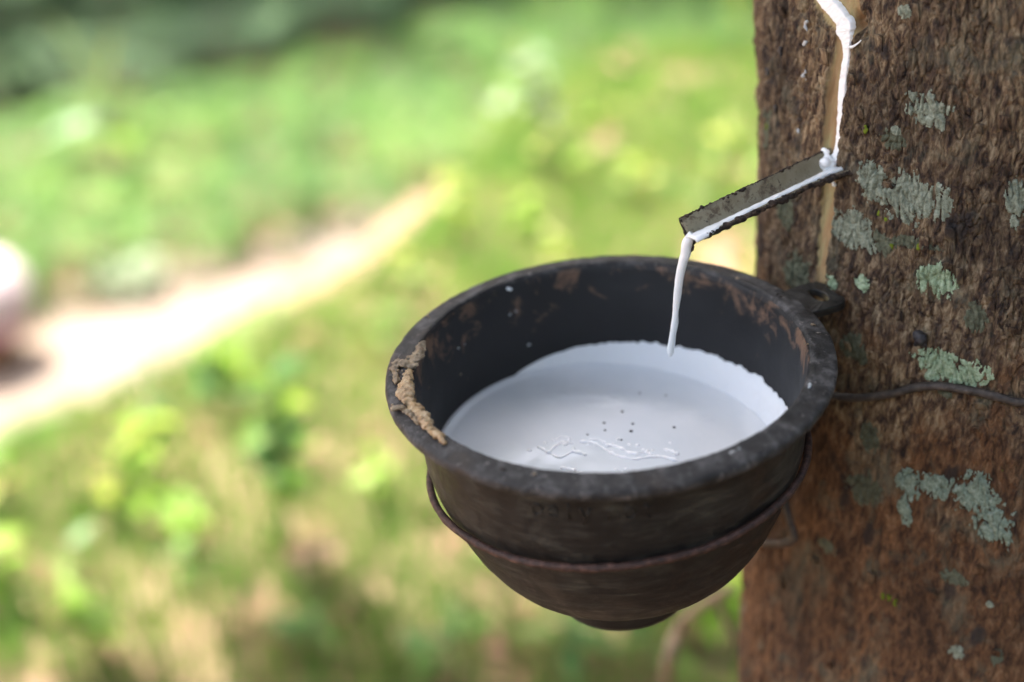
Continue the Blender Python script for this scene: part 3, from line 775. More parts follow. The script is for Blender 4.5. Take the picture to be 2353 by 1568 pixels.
# film of latex left on the wall when the cup swung
def film():
    ri = np.array([(q[0], -q[1]) for q in inp[1:-2]])
    ang = np.linspace(R(-38), R(205), 520); hs = np.linspace(0, 1, 40)
    A, Hh = np.meshgrid(ang, hs)
    deg = np.degrees(A)
    topd = 0.0405 - 0.0068 * sstep(-38, 5, deg) * sstep(150, 95, deg)         # depth of the film's upper edge under the rim
    topd += -0.0016 * np.abs(perlin(A * 22, 0.5, 1.0)) * sstep(110, 70, deg) * sstep(-30, 0, deg) - 0.0006 * np.maximum(0, perlin(A * 45, 3.0, 1.0)) * sstep(90, 60, deg) * sstep(-30, 0, deg)
    topd += 0.0006 * perlin(A * 9, 9.0, 0) + 0.0016 * np.clip(perlin(A * 16, 2.0, 6.0) + 0.2 * perlin(A * 44, 2.0, 9.0), -0.6, 1) * sstep(2, 12, deg) * sstep(58, 40, deg)
    topd += 0.0055 * sstep(110, 195, deg)
    depth = topd + (0.053 - topd) * Hh
    r = np.interp(depth, ri[:, 1], ri[:, 0]) - 0.0004 - 0.0004 * sstep(0.0, 0.3, Hh) * (0.7 + 0.6 * np.abs(perlin(A * 14, depth * 120, 7.0)))
    Vv = np.stack([r * np.cos(A), r * np.sin(A), -depth], -1)
    J = np.arange(A.size).reshape(A.shape)
    # holes: gaps in the drying film near its torn right-hand edge
    keep = np.ones((A.shape[0] - 1, A.shape[1] - 1), bool)
    d4 = 0.5 * (deg[:-1, :-1] + deg[1:, 1:]); h4 = 0.5 * (Hh[:-1, :-1] + Hh[1:, 1:]); a4 = np.radians(d4)
    q = np.stack([J[:-1, :-1], J[:-1, 1:], J[1:, 1:], J[1:, :-1]], -1)[keep]
    v, f = sub(Vv, q)
    v = (v @ RCn.T) + CUP - np.array([0, 0, CUP[2] - POOL_D]) * np.array([1, 1, 1])
    o = mesh('wall_film', v, f, LATEX, pool); o['label'] = 'ragged white film of latex drying on the inner wall'
film()
# small dabs on the dark inner wall
def on_inner(px, py):
    o = np.array(CUPI @ Vector(CAM)); d = np.array(CUPI.to_3x3() @ Vector(ray(px, py)))
    ri = np.array([(q[0], -q[1]) for q in inp[1:-2]]); s = 0.42
    while s < 0.75:
        p = o + d * s
        if p[2] < 0 and p[1] > -0.02 and math.hypot(p[0], p[1]) > np.interp(-p[2], ri[:, 1], ri[:, 0]): return p
        s += 0.0003
    return p
for (x, y, w, mt) in ((1170, 664, 7, LATEX), (1172, 722, 6, GREYLATEX), (1185, 715, 5, GREYLATEX), (1055, 800, 6, GREYLATEX), (1065, 792, 5, GREYLATEX), (1215, 793, 5, GREYLATEX), (1060, 860, 5, GUM_OLD), (1075, 872, 4, GUM_OLD)):
    balls = []
    for k in range(5):
        p = on_inner(x + rg.uniform(-w, w) * 0.6, y + rg.uniform(-w, w) * 0.4)
        balls.append((p, w / 6500 * rg.uniform(0.3, 0.7)))
    blob('dried_dab', balls, mt, cup, 0.0004, 1)

# ------------------------------------------------------------------ metal spout and the running latex
root, rth, rz_ = on_trunk(1912, 388)
nrm = np.array([math.cos(rth), math.sin(rth), 0])
# tip on the vertical plane through the root along the bark's normal
side = np.array([-nrm[1], nrm[0], 0])
d_ = ray(1584, 545); s_ = ((root - CAM) @ side) / (d_ @ side); tip = CAM + s_ * d_
print('DEPTH tip', (tip - CAM) @ FWD, 'gum', (np.array(CUPM @ Vector(on_rim(930, 905))) - CAM) @ FWD, [round(float((on_trunk(x, y)[0] - CAM) @ FWD), 4) for x, y in ((2100, 460), (2150, 850), (2250, 1150), (1950, 200), (2300, 300))])
print('spout root', root, 'tip', tip, 'len', np.linalg.norm(tip - root))
ax_ = tip - root; SL = np.linalg.norm(ax_); ax_ /= SL
pb = np.cross(ax_, [0, 0, 1]); pb /= np.linalg.norm(pb)
if pb[1] < 0: pb = -pb                        # away from the camera
zu = np.cross(pb, ax_); zu = zu if zu[2] > 0 else -zu
root_in = root - ax_ * 0.006
SLT = SL + 0.006
spout = empty('tapping_spout', tuple(root))
tag(spout, 'dull folded metal spout driven into the bark, carrying latex', 'spout')
sec = [(a_ * 0.88, b_ * 0.88) for a_, b_ in ((0.0046, 0.0066), (0.0038, 0.0050), (0.0022, 0.0020), (0.0012, 0.0005), (0.0, 0.0), (-0.0018, -0.0002), (-0.0036, 0.0004), (-0.0050, 0.0016))]
def spout_pt(t, a, b): return root_in + ax_ * t + pb * a + zu * b
def spout_mesh():
    n = 60; V, Fc = [], []
    for i in range(n + 1):
        t = SLT * i / n
        for (a, b) in sec:
            k = 1.0 + 0.03 * mnoise.noise(Vector((t * 120, a * 100, 0)))
            tt = t
            if i == n: tt = t - 0.003 * max(0, -a) / 0.005 + (0.0008 if a > 0.003 else 0)
            fl = 1 + (0.9 * max(0, 1 - t / 0.022) if a < -0.003 else 0)
            V.append(spout_pt(tt + 0.0003 * mnoise.noise(Vector((t * 400, a * 900, 2))), a * k * fl, b * k) - root)
    m = len(sec)
    for i in range(n):
        for j in range(m - 1):
            Fc.append((i * m + j, i * m + j + 1, (i + 1) * m + j + 1, (i + 1) * m + j))
    o = mesh('gutter', V, Fc, SPOUT, spout)
    s = o.modifiers.new('thick', 'SOLIDIFY'); s.thickness = 0.0009; s.offset = 0
    return o
spout_mesh()
rs_ = random.Random(8)
def grime(name, a, b, t0, t1, r0, n):
    balls = []
    for i in range(n):
        t = t0 + (t1 - t0) * (i + rs_.random()) / n
        k = r0 * rs_.uniform(0.55, 1.25) * (2.1 if rs_.random() < 0.04 else 1)
        fl = 1 + (0.9 * max(0, 1 - t / 0.022) if a < 0 else 0)
        balls.append((spout_pt(t, a * fl + rs_.gauss(0, 0.00018), b + rs_.gauss(0, 0.00018)) - root, (k * 1.5, k * 1.5, k)))
    return blob(name, balls, CRUST, spout, 0.00022, 1, (0.0011, 0.0005))
grime('front_edge_grime', -0.0044, 0.0008, 0.000, SLT - 0.003, 0.00058, 420)
grime('front_edge_grime', -0.0040, 0.0001, 0.000, SLT - 0.003, 0.00050, 380)
grime('back_edge_grime', 0.00405, 0.0058, 0.004, SLT, 0.00026, 300)
balls = []
for i in range(len(sec) - 1):
    for k in range(6):
        q = k / 6; a = sec[i][0] + (sec[i + 1][0] - sec[i][0]) * q; b = sec[i][1] + (sec[i + 1][1] - sec[i][1]) * q
        if a < -0.001: continue
        balls.append((spout_pt(SLT + 0.0004, a, b - 0.0002) - root, 0.0006 * rs_.uniform(0.7, 1.2)))
blob('mouth_edge_grime', balls, CRUST, spout, 0.0003, 0, (0.0012, 0.0004))

stream = empty('latex_stream', tuple(root))
tag(stream, 'white latex running down the cut, along the spout and off its tip', 'latex')
# run down the tapping cut
def cut_run():
    path = [(1852, -60, 17), (1893, 0, 17), (1912, 22, 17), (1928, 42, 17), (1938, 58, 18), (1937, 73, 19), (1942, 90, 13), (1943, 108, 9.5), (1943, 132, 7.5), (1939, 160, 8),
            (1936, 183, 8.5), (1932, 229, 8.5), (1929, 290, 7.5), (1925, 330, 7), (1921, 350, 8), (1916, 366, 10), (1911, 382, 12)]
    P = spline([np.array(p, float) for p in path], 10)
    V, Fc = [], []; m = 15
    for i, (x, y, w) in enumerate(P):
        a, b = P[max(i - 1, 0)], P[min(i + 1, len(P) - 1)]
        tx, ty = b[0] - a[0], b[1] - a[1]; L = math.hypot(tx, ty); nx, ny = -ty / L, tx / L
        wj = w * (1 + 0.10 * float(perlin(i * 0.35, 1.7)) + 0.05 * float(perlin(i * 1.1, 4.7)))
        for j in range(m):
            q = 2 * j / (m - 1) - 1
            qq = q + 0.07 * float(perlin(i * 0.6, 10 + np.sign(q))) * abs(q) ** 3
            dome = math.sqrt(max(1 - q * q, 0))
            off = -0.0024 + 0.0024 * min(1.0, 1.9 * dome) + 0.00035 * float(perlin(x * 0.06, y * 0.06, 5.0)) + 0.00025 * float(perlin(i * 0.5, q * 2, 8))
            V.append(trunk_pt(x + nx * qq * wj, y + ny * qq * wj, off) - root)
    for i in range(len(P) - 1):
        for j in range(m - 1):
            k = i * m + j; Fc.append((k, k + 1, k + m + 1, k + m))
    mesh('cut_run', V, Fc, LATEX, stream)
cut_run()
# a thin rivulet off to the right under the scar
rv = [trunk_pt(x, y, 0.0006) - root for x, y in ((1952, 104), (1958, 108), (1965, 105), (1974, 99), (1981, 92))]
V, Fc = tube(spline(rv, 5), list(np.linspace(0.0007, 0.0002, 21)), 8, jit=0.5); mesh('rivulet', V, Fc, LATEX, stream)
# run along the gutter: pooled in the crease, curling over the lip
def gutter_run():
    n, m = 80, 13; V, Fc = [], []
    for i in range(n + 1):
        u = i / n; t = 0.002 + (SLT - 0.0005) * u
        wid = 0.0013 + 0.0012 * max(0, 1 - u * 7) + 0.0013 * sstep(0.72, 1.0, u) + 0.00025 * float(perlin(u * 9, 2.2))
        for j in range(m):
            q = 2 * j / (m - 1) - 1
            a = -0.0022 + q * wid * 1.25 - 0.0006 * sstep(0.7, 1, u)
            base = 0.0009 + 0.55 * max(0, a) + 0.10 * max(0, -a) 
            b = base + 0.0007 * math.sqrt(max(0, 1 - q * q)) + 0.00022 * float(perlin(u * 30, q * 1.5, 3.0)) - 0.0004 * abs(q) ** 4
            V.append(spout_pt(t, a, b) - root)
    for i in range(n):
        for j in range(m - 1):
            k = i * m + j; Fc.append((k, k + 1, k + m + 1, k + m))
    o = mesh('gutter_run', V, Fc, LATEX, stream)
    s = o.modifiers.new('thick', 'SOLIDIFY'); s.thickness = 0.0008; s.offset = -1
gutter_run()
# lump where the run meets the spout
balls = [(spout_pt(0.006 + rs_.uniform(-0.003, 0.004), rs_.uniform(-0.001, 0.003), 0.0016 + rs_.uniform(-0.001, 0.0022)) - root, rs_.uniform(0.0009, 0.0020)) for _ in range(26)]
balls += [(spout_pt(0.006, 0.0035 + rs_.uniform(-.001, .001), 0.0045 + rs_.uniform(-0.001, 0.0015)) - root, rs_.uniform(0.0007, 0.0013)) for _ in range(9)]
blob('spout_lump', balls, LATEX, stream, 0.0004, 3)
# strand hanging off the tip
def strand():
    pl = tip                                  # the strand hangs in the plane through the tip that faces the camera
    def at(x, y):
        d = ray(x, y); nn = np.array([0, 1, 0]); s = ((pl - CAM) @ nn) / (d @ nn); return CAM + s * d
    c = [(1590, 536, 9), (1584, 548, 13), (1578, 562, 14.5), (1576, 580, 14), (1570, 600, 12.5), (1565, 620, 12), (1560, 648, 11.5), (1557, 675, 11), (1554, 700, 9.5), (1552, 722, 8.7), (1551, 740, 10), (1549, 752, 9.8), (1546, 770, 9.2), (1544, 786, 9.8), (1541, 804, 9.8), (1540.5, 813, 8), (1540, 818, 4.5), (1540, 820, 1)]
    P = spline([np.array([*at(x, y), w / 7700]) for x, y, w in c], 6)
    V, Fc = tube([p[:3] - root for p in P], [max(p[3], 0.0001) for p in P], 18, jit=0.07)
    mesh('hanging_strand', V, Fc, LATEX, stream)
strand()
nb_ = [(tip + np.array([0.0012 + rs_.uniform(-.0006, .0006), 0, -0.0010 - 0.0009 * k]) - root, rs_.uniform(0.0007, 0.0013)) for k in range(5)]
blob('tip_grime', nb_, CRUST, spout, 0.0003, 1, (0.001, 0.0004))

# ------------------------------------------------------------------ wires
holder = empty('cup_holder_wire', (0, 0, CUP[2] - 0.04))
tag(holder, 'rusty brown wire ring round the belly of the black cup', 'wire')
Rr = np.array(Matrix.Rotation(-0.0328, 3, 'X') @ Matrix.Rotation(-0.1477, 3, 'Y'))
cring = np.array([0.0043, 0, CUP[2] - 0.040]); pts = []
wall_r = lambda h: np.interp(-h, [-q[1] for q in outp[:48]], [q[0] for q in outp[:48]])
for k in range(120):
    t = 2 * math.pi * k / 120
    p = cring + Rr @ np.array([0.0689 * math.cos(t), 0.0689 * math.sin(t), 0])
    lc = np.array(CUPI @ Vector(p)); rad = math.hypot(lc[0], lc[1]); need = float(wall_r(lc[2])) + 0.0018
    if rad < need: lc[:2] *= need / rad
    lc[2] += 0.0006 * mnoise.noise(Vector((t * 3, 0, 0)))
    pts.append(np.array(CUPM @ Vector(lc)) - np.array([0, 0, CUP[2] - 0.04]))
V, Fc = tube(pts, 0.0014, 12, True, jit=0.22)
mesh('ring', V, Fc, RUST, holder)
# hook down the back, where the ring hangs on the tree
hk = [trunk_pt(1846, 1040, 0.010), trunk_pt(1830, 1100, 0.008), trunk_pt(1840, 1180, 0.006), trunk_pt(1845, 1228, 0.005), trunk_pt(1820, 1240, 0.006), trunk_pt(1780, 1238, 0.007), trunk_pt(1748, 1232, 0.006)]
V, Fc = tube([p - np.array([0, 0, CUP[2] - 0.04]) for p in spline(hk, 8)], 0.0016, 10, jit=0.15)
mesh('hook', V, Fc, DARKWIRE, holder)
tw = empty('trunk_wire', (AX, AY, 0.66))
tag(tw, 'thin dark wire tied round the tree trunk behind the cup', 'wire')
wp = [trunk_pt(x, y, o) for x, y, o in ((1893, 880, 0.006), (1915, 893, 0.006), (1960, 902, 0.005), (2010, 903, 0.004), (2060, 896, 0.0028), (2100, 886, 0.0022), (2150, 881, 0.0020), (2200, 887, 0.0018), (2250, 897, 0.0016), (2300, 910, 0.0014), (2350, 921, 0.0014))]
p_, t_, z_ = on_trunk(2350, 921)
_, t0_, z0_ = on_trunk(1893, 880)
t0_ = unwrap(t0_); t_ = unwrap(t_)
sw = (t0_ + 2 * math.pi) - t_
for k in range(1, 40):
    t = t_ + sw * k / 40; z = z_ + (z0_ - z_) * k / 40 + 0.004 * math.sin(k * 0.5)
    r_ = float(trunk_r(z)) + 0.0015
    wp.append(np.array([axis_x(z) + r_ * math.cos(t), float(axis_y(z)) + r_ * math.sin(t), z]))
V, Fc = tube([p - np.array([AX, AY, 0.66]) for p in spline(wp, 5, True)], 0.0016, 10, True, jit=0.15)
mesh('wire_loop', V, Fc, DARKWIRE, tw)

# ------------------------------------------------------------------ plants on the near terrace
def leaf_blade(L, W, bend, mat, name, parent, base, az, el, fold=0.15, roll=0.0, nseg=6):
    d = np.array([math.cos(az) * math.cos(el), math.sin(az) * math.cos(el), math.sin(el)])
    s = np.array([-math.sin(az), math.cos(az), 0]); u = np.cross(d, s) * -1
    if u[2] < 0: u = -u
    s, u = s * math.cos(roll) + u * math.sin(roll), u * math.cos(roll) - s * math.sin(roll)
    V, Fc = [], []
    for i in range(nseg + 1):
        t = i / nseg; w = W * 0.5 * math.sin(math.pi * min(0.98, 0.06 + 0.94 * t) ** 0.8)
        c = base + d * L * t - u * bend * L * t * t
        V += [c - s * w + u * fold * w, c, c + s * w + u * fold * w]
    for i in range(nseg):
        a = i * 3; Fc += [(a, a + 1, a + 4, a + 3), (a + 1, a + 2, a + 5, a + 4)]
    return mesh(name, V, Fc, mat, parent)
rp = random.Random(42)
def plant(px, py, h, n, L, mat, label, group=None, lean=0.1, W=0.55, name='leafy_plant', base=None, el=(-0.2, 0.9), stem=STEM):
    b = np.array(on_ground(px, py)) if base is None else base
    root_ = empty(name, tuple(b)); tag(root_, label, 'plant', group)
    topp = np.array([rp.uniform(-lean, lean), rp.uniform(-lean, lean), h])
    V, Fc = tube(spline([np.zeros(3) - np.array([0, 0, 0.01]), topp * 0.5 + np.array([0.01, 0, 0]), topp], 4), list(np.linspace(0.004, 0.0018, 9) * (1 + h)), 6)
    mesh('stem', V, Fc, stem, root_)
    for k in range(n):
        t = 0.35 + 0.65 * (k + 0.5) / n
        leaf_blade(L * rp.uniform(0.7, 1.2), L * W * rp.uniform(0.8, 1.2), rp.uniform(0.1, 0.45), mat if not isinstance(mat, list) else rp.choice(mat), 'leaf', root_, topp * t, k * 2.4 + rp.uniform(-0.5, 0.5), rp.uniform(*el), roll=rp.uniform(-0.5, 0.5))
    return root_

# plants with a place of their own in the picture
plant(650, 1260, 0.36, 22, 0.060, [BROAD, DEEP, DEEP], 'tallest bright green seedling in front of the path, dark at its foot', W=0.6)
plant(512, 990, 0.10, 6, 0.060, DEEP, 'bluish dark green leaf cluster above the bright seedling', W=0.5, el=(0.5, 1.3))
plant(600, 960, 0.12, 6, 0.066, BROAD, 'upright bright green blade beside the dark leaf cluster', W=0.35, el=(0.8, 1.4))
plant(330, 1180, 0.12, 9, 0.051, BROAD, 'low vivid green plant at left below the pale soil patch', W=0.6)
plant(230, 1250, 0.13, 9, 0.054, [BROAD, YELLOW], 'yellow-green plant at the lower left of the bank', W=0.55)
plant(410, 1275, 0.10, 7, 0.048, BROAD, 'small vivid green plant in the middle of the lower bank', W=0.6)
plant(60, 1420, 0.12, 9, 0.054, [BROAD, GRASS], 'leafy green plant in the lower left corner', W=0.55)
plant(250, 1520, 0.13, 10, 0.060, BROAD, 'vivid green plant at the bottom edge left of the middle', W=0.55)
plant(40, 1230, 0.14, 9, 0.054, [YELLOW, BROAD], 'yellowish leafy plant at the left edge of the bank', W=0.6)
plant(620, 1480, 0.09, 7, 0.048, DEEP, 'dull dark green plant at the bottom below the tall seedling', W=0.5)
plant(870, 1210, 0.10, 7, 0.042, BROAD, 'small green plant just left of the wire ring', W=0.6)
plant(900, 1560, 0.12, 7, 0.060, [DEEP, GRASS], 'greyish green plant below the left of the cup', W=0.55)
plant(1640, 1510, 0.13, 7, 0.060, BROAD, 'bright green broad leaf plant between the cup foot and the trunk', W=0.7, lean=0.03)
plant(1330, 1545, 0.10, 7, 0.078, [GRASS, DEEP], 'long leaved plant straight below the cup', W=0.35, lean=0.03, el=(0.0, 0.5))
plant(1560, 1600, 0.12, 6, 0.072, [GRASS, DEEP], 'grey-green plant at the bottom edge right of the cup foot', W=0.4)
plant(1290, 420, 0.34, 18, 0.060, [PALE, YELLOW, PALE], 'tall pale flowering weed on the bank above the cup', W=0.6)
plant(1120, 330, 0.24, 13, 0.060, [PALE, BROAD], 'pale bushy weed on the bank left of the tallest weed', W=0.6)
plant(1420, 480, 0.16, 12, 0.048, [YELLOW, BROAD], 'yellow-green weed right above the back of the rim', W=0.6)
plant(1640, 440, 0.16, 12, 0.048, [BROAD, YELLOW], 'bright green weed behind the spout', W=0.6)
plant(1680, 130, 0.30, 15, 0.060, [YELLOW, BROAD], 'yellow-green weed beside the trunk at the upper right', W=0.6)
plant(1060, 610, 0.18, 12, 0.048, [BROAD, YELLOW], 'yellow-green weed at the end of the visible path', W=0.6)
plant(1210, 590, 0.12, 9, 0.042, [BROAD], 'vivid green weed touching the back of the rim', W=0.6)
plant(1000, 690, 0.14, 9, 0.042, [YELLOW, BROAD], 'yellowish weed at the upper left of the rim', W=0.6)
# the rest of the weeds
for k in range(170):
    for _ in range(50):
        x, y = rp.uniform(-2.0, 1.5), rp.uniform(0.6, 4.1)
        if crest_q(x, y) < -0.02 and math.hypot(x - AX, y - AY) > 0.35: break
    z = float(ground_z(x, y))
    plant(0, 0, rp.uniform(0.04, 0.11), rp.randint(4, 7), rp.uniform(0.025, 0.05), rp.choice([BROAD, BROAD, GRASS, YELLOW, DEEP, DRY]), 'small leafy weed among the blurred grass of the bank', 'weeds among the grass', base=np.array([x, y, z]), name='weed', W=0.55)
# a dry arching twig by the trunk's foot
tb = on_ground(1530, 1640)
twp = empty('dry_twig', tuple(tb)); tag(twp, 'thin tan twig arching up beside the foot of the cup', 'twig')
def depth_pt(px, py, s): return CAM + ray(px, py) * s
q = [tb, depth_pt(1535, 1540, 0.95), depth_pt(1562, 1440, 0.90), depth_pt(1620, 1385, 0.86), depth_pt(1680, 1350, 0.83)]
V, Fc = tube([p - tb for p in spline(q, 6)], list(np.linspace(0.005, 0.0025, 25)), 8); mesh('stem', V, Fc, TWIG, twp)
q2 = [depth_pt(1648, 1368, 0.845), depth_pt(1668, 1430, 0.86), depth_pt(1690, 1470, 0.88)]
V, Fc = tube([p - tb for p in spline(q2, 6)], 0.0022, 6); mesh('side_twig', V, Fc, TWIG, twp)

# grass and leaf litter: nobody could count it
rgx = np.random.RandomState(4)
def grass():
    n = 170000; V, Fc = [], []
    x = rgx.uniform(-2.6, 1.9, n); y = rgx.uniform(0.45, 4.4, n)
    dens = fbm(x * 2.0, y * 2.0, 6.0, 3)
    q = crest_q(x, y)
    keep = (q < 0.5) & ((dens > -0.45) | (q > -0.18)) & (np.hypot(x - AX, y - AY) > 0.16)
    x, y = x[keep], y[keep]; z = ground_z(x, y); n = len(x)
    h = rgx.uniform(0.025, 0.085, n); a = rgx.uniform(0, 2 * np.pi, n); w = rgx.uniform(0.0012, 0.003, n); ln = rgx.uniform(0.1, 0.9, n); la = rgx.uniform(0, 2 * np.pi, n)
    P = np.stack([x, y, z], -1); s = np.stack([np.cos(a), np.sin(a), 0 * a], -1) * w[:, None]; l = np.stack([np.cos(la) * ln, np.sin(la) * ln, 0 * a], -1) * h[:, None]
    upv = np.array([0, 0, 1.0])
    v = np.stack([P - s, P + s, P + l * 0.3 + upv * (h * 0.6)[:, None] + s * 0.7, P + l * 0.3 + upv * (h * 0.6)[:, None] - s * 0.7, P + l + upv * (h * 0.95)[:, None]], 1).reshape(-1, 3)
    b = np.arange(n) * 5
    f = np.concatenate([np.stack([b, b + 1, b + 2], -1), np.stack([b, b + 2, b + 3], -1), np.stack([b + 3, b + 2, b + 4], -1)])
    tag(mesh('grass', v, f, GRASS), 'blurred yellow-green grass covering the near bank', 'grass', kind='stuff')
grass()
def litter():
    r = random.Random(9)
    L = np.random.RandomState(19).uniform((-2.2, 0.4), (1.7, 4.2), (9000, 2)); L = L[crest_q(L[:, 0], L[:, 1]) < 0.1][:1300]
    Lz = ground_z(L[:, 0], L[:, 1]); it = iter(zip(L, Lz))
    def pos(r):
        p, z = next(it); return (p[0], p[1], z + r.uniform(0.004, 0.02)), (0, 0, 1)
    v, f = leaf_cloud(len(L), pos, 0.06, r, 0.5)
    tag(mesh('leaf_litter', v, f, DRY, smooth=False), 'dry brown and pinkish leaf litter on the near bank', 'leaf litter', kind='stuff')
litter()

# ------------------------------------------------------------------ tea field beyond the path
def bush_mesh(seed, n, size, rx, h, name):
    r = random.Random(seed)
    def pos(r):
        while True:
            x, y = r.uniform(-1, 1), r.uniform(-1, 1)
            if x * x + y * y < 1: break
        d2 = math.hypot(x, y)
        top_ = h * (1 - 0.22 * d2 ** 4) * (0.96 + 0.10 * mnoise.noise(Vector((x * 2.5 + seed, y * 2.5, 1.0))))
        if r.random() < 0.55: z = top_ * r.uniform(0.90, 1.03); nn = (x * 0.5, y * 0.5, 1.0)
        else: z = top_ * r.uniform(0.05, 0.95); m = 0.75 + 0.25 * r.random(); x, y = x / (d2 + 1e-6) * m, y / (d2 + 1e-6) * m; nn = (x, y, 0.3)
        return (x * rx, y * rx, z), nn
    v, f = leaf_cloud(n, pos, size, r, 0.45)
    me = bpy.data.meshes.new(name)
    me.from_pydata([tuple(p) for p in v], [], [tuple(int(i) for i in q) for q in f]); me.update()
    return me
tea_m = [bush_mesh(31 + k, 900, 0.10, 0.60, 0.62, 'tea_foliage') for k in range(3)]
for m in tea_m: m.materials.append(TEA)
sv, sf = tube([np.array([0, 0, -0.05]), np.array([0.01, 0.02, 0.15]), np.array([0.0, 0.0, 0.4])], [0.05, 0.04, 0.025], 7)
stem_me = bpy.data.meshes.new('tea_stem'); stem_me.from_pydata([tuple(p) for p in sv], [], sf); stem_me.update(); stem_me.materials.append(STEM)
rt_ = random.Random(17)
ROWNAME = ['in the row along the dirt path', 'in the second row from the dirt path', 'in the third row from the dirt path', 'in the row farthest from the dirt path']
base0 = far_edge[2].copy(); back = -pn
EDGE = np.array(spline(far_edge, 20)); EL = np.concatenate([[0], np.cumsum(np.linalg.norm(np.diff(EDGE, axis=0), axis=1))])
def along(d): return np.array([np.interp(d, EL, EDGE[:, i]) for i in range(3)])
for row in range(4):
    for k in range(0, 40):
        c = along(0.2 + k * 0.95 + (0.45 if row % 2 else 0) + rt_.uniform(-0.1, 0.1)) + back * (0.36 + row * 1.02 + rt_.uniform(-0.06, 0.06))
        x, y = project((c[0], c[1], FIELD_Z + 0.3))
        if x < -260 or x > 1900 or y < -200: continue
        b = empty('tea_bush', (c[0], c[1], FIELD_Z), rt_.uniform(0, 6.28))
        b.scale = (1, 1, rt_.uniform(0.85, 1.15))
        tag(b, 'clipped green tea bush ' + ROWNAME[row], 'tea bush', 'tea bushes ' + ROWNAME[row])
        link('foliage', rt_.choice(tea_m), None, b); link('stem', stem_me, None, b)
# taller dark shrubs behind the field, seen from their shaded side
shr_m = [bush_mesh(61 + k, 1500, 0.20, 1.25, 2.3, 'shrub_foliage') for k in range(2)]
for m in shr_m: m.materials.append(SHRUB)
for k in range(-2, 12):
    for j in range(4):
        c = base0 + pd * (k * 1.7 + j * 0.8 + rt_.uniform(-0.2, 0.2)) + back * (5.4 + j * 1.7 + rt_.uniform(-0.3, 0.3))
        b = empty('tall_shrub', (c[0], c[1], FIELD_Z), rt_.uniform(0, 6.28)); s = rt_.uniform(0.85, 1.25); b.scale = (1, 1, s * (0.34, 0.5, 0.7, 0.9)[j])
        tag(b, 'tall dark green shrub ' + ('in the hedge behind the tea field' if j == 0 else 'in the back row behind the hedge'), 'shrub', 'tall shrubs behind the tea field' + (' front' if j == 0 else ' back'))
        link('foliage', rt_.choice(shr_m), None, b); link('stem', stem_me, None, b)
# sapling with pale and yellow leaves standing in the tea
def sapling():
    b = field_pt(292, 470); sp = empty('sapling', tuple(b)); sp.scale = (1.25, 1.25, 1.35); tag(sp, 'sapling with pale upright leaves and one yellow leaf in the tea field', 'sapling')
    V, Fc = tube(spline([np.zeros(3), np.array([-0.03, 0, 0.5]), np.array([-0.06, 0.02, 1.0])], 5), list(np.linspace(0.03, 0.015, 11)), 7); mesh('stem', V, Fc, STEM, sp)
    t = np.array([-0.06, 0.02, 0.85])
    leaf_blade(0.75, 0.34, 0.05, PALE, 'leaf', sp, t, R(170), R(62), nseg=8, roll=0.9)
    leaf_blade(0.60, 0.26, 0.10, YELLOW, 'leaf', sp, t, R(-20), R(78), nseg=8, roll=0.6)
    leaf_blade(0.55, 0.28, 0.35, PALE, 'leaf', sp, t * 0.8, R(200), R(10), nseg=8)
    leaf_blade(0.50, 0.24, 0.3, BROAD, 'leaf', sp, t * 0.7, R(-60), R(20), nseg=8)
sapling()
pb_ = field_pt(300, 690); ps = empty('pale_shrub', tuple(pb_)); tag(ps, 'pale blue-green leafy shrub at the foot of the tea row by the path', 'shrub')
pm = bush_mesh(88, 160, 0.16, 0.32, 0.42, 'pale_foliage'); pm.materials.append(PALE); link('foliage', pm, None, ps); link('stem', stem_me, None, ps).scale = (0.5, 0.5, 0.6)

# sunlit low grass on the verge between the path and the foot of the bank
def verge():
    P = np.array(spline(far_edge, 5))
    r0 = random.Random(31)
    L = np.array([P[r0.randrange(4, len(P) - 8)] + pd * r0.uniform(-0.4, 0.4) + pn * (1.82 + 0.12 * r0.gauss(0, 1) + r0.uniform(0, 1.0) ** 1.3 * 3.4) for _ in range(9000)])
    L[:, 2] = ground_z(L[:, 0], L[:, 1])
    it = iter(L)
    def pos(r):
        p = next(it); return (p[0], p[1], p[2] + r.uniform(0.02, 0.14)), (0, 0, 1)
    v, f = leaf_cloud(9000, pos, 0.16, random.Random(12), 0.4)
    tag(mesh('verge_grass', v, f, GRASS, smooth=False), 'pale sunlit grass verge between the path and the bank', 'grass', kind='stuff')
verge()

# ------------------------------------------------------------------ pale bundle at the left edge of the path
def bundle():
    b = field_pt(-20, 850); bo = empty('bundle', tuple(b)); tag(bo, 'pale white and pink rounded bundle on a dark base at the left of the path', 'bundle')
    def turned(prof_, name, mat, amp):
        v, f = lathe(prof_, 40, amp, 3.0); return mesh(name, v, f, mat, bo)
    turned([(0.02, 0.02), (0.24, 0.0), (0.27, 0.10), (0.26, 0.26), (0.22, 0.40), (0.10, 0.42)], 'dark_base', WOODB, 0.01)
    turned([(0.23, 0.38), (0.36, 0.42), (0.40, 0.50), (0.37, 0.55)], 'pink_band', PINK, 0.015)
    turned([(0.37, 0.54), (0.43, 0.66), (0.42, 0.82), (0.33, 0.98), (0.18, 1.06), (0.01, 1.08)], 'pale_top', CLOTH, 0.02)
bundle()

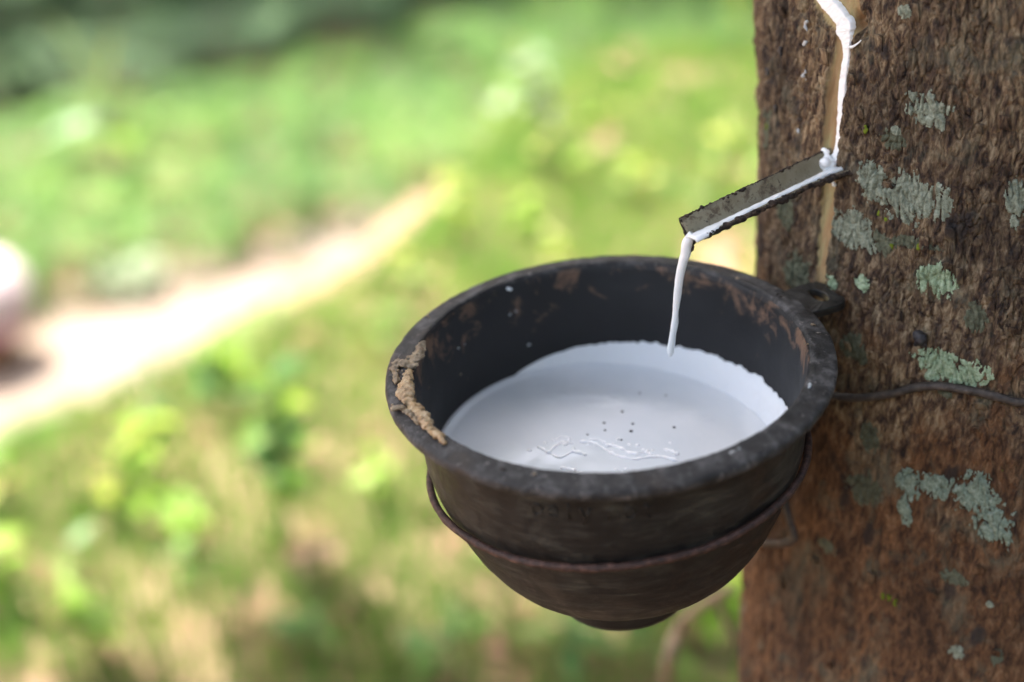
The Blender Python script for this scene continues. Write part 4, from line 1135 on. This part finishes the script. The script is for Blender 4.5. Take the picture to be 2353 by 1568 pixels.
# ------------------------------------------------------------------ unseen shrubs added behind and beside the viewer to keep low light off the tap
ru = random.Random(77)
for k in range(15):
    a = R(-205 + 15.5 * k); rad_ = ru.uniform(2.6, 3.2)
    right_side = a > R(-112)
    if not right_side: continue
    x, y = math.cos(a) * rad_ + 0.1, math.sin(a) * rad_ - 0.2
    b = empty('light_block_shrub', (x, y, float(ground_z(x, y)) - 0.05), ru.uniform(0, 6.28)); b.scale = (0.85, 0.85, ru.uniform(1.1, 1.4) if right_side else ru.uniform(0.4, 0.6))
    tag(b, 'unseen dark green shrub added to block low light ' + ('to the right of the tree' if right_side else 'uphill of the tree'), 'shrub', 'added light-blocking shrubs ' + ('right' if right_side else 'uphill') + ' of the tree')
    link('foliage', ru.choice(shr_m), None, b); link('stem', stem_me, None, b)

# ------------------------------------------------------------------ forest edge beyond the field: tall trees whose tops stay above the frame
def forest_tree_mesh(seed):
    r = random.Random(seed)
    lobes = [(r.uniform(-2.0, 2.0), r.uniform(-2.0, 2.0), r.uniform(5.0, 17.0), r.uniform(1.4, 2.4)) for _ in range(20)]
    def pos(r):
        lx, ly, lz, lr = r.choice(lobes)
        while True:
            x, y, z = r.uniform(-1, 1), r.uniform(-1, 1), r.uniform(-1, 1)
            if x * x + y * y + z * z < 1: break
        return (lx + x * lr, ly + y * lr, lz + z * lr), None
    v, f = leaf_cloud(2600, pos, 0.75, r, 0.5)
    me = bpy.data.meshes.new('forest_crown'); me.from_pydata([tuple(p) for p in v], [], [tuple(int(i) for i in q) for q in f]); me.update()
    me.materials.append(SHRUB); return me
fm_ = [forest_tree_mesh(5), forest_tree_mesh(6)]
tv, tf = tube(spline([np.array([0, 0, -0.3]), np.array([0.2, 0.1, 6.0]), np.array([0.0, -0.2, 15.0])], 5), list(np.linspace(0.32, 0.10, 11)), 10)
trunk_me = bpy.data.meshes.new('forest_trunk'); trunk_me.from_pydata([tuple(p) for p in tv], [], tf); trunk_me.update(); trunk_me.materials.append(STEM)
rf = random.Random(23)
for k in range(15):
    a = R(-58 + 8.0 * k + rf.uniform(-1.5, 1.5)); d = rf.uniform(25, 28.5)
    b = empty('forest_tree', (math.sin(a) * d, math.cos(a) * d, FIELD_Z), rf.uniform(0, 6.28))
    b.scale = (1, 1, rf.uniform(1.4, 1.65) - 0.008 * k)
    tag(b, 'tall dense tree of the forest edge beyond the tea field', 'tree', 'trees of the forest edge')
    link('crown', rf.choice(fm_), None, b); link('trunk', trunk_me, None, b)
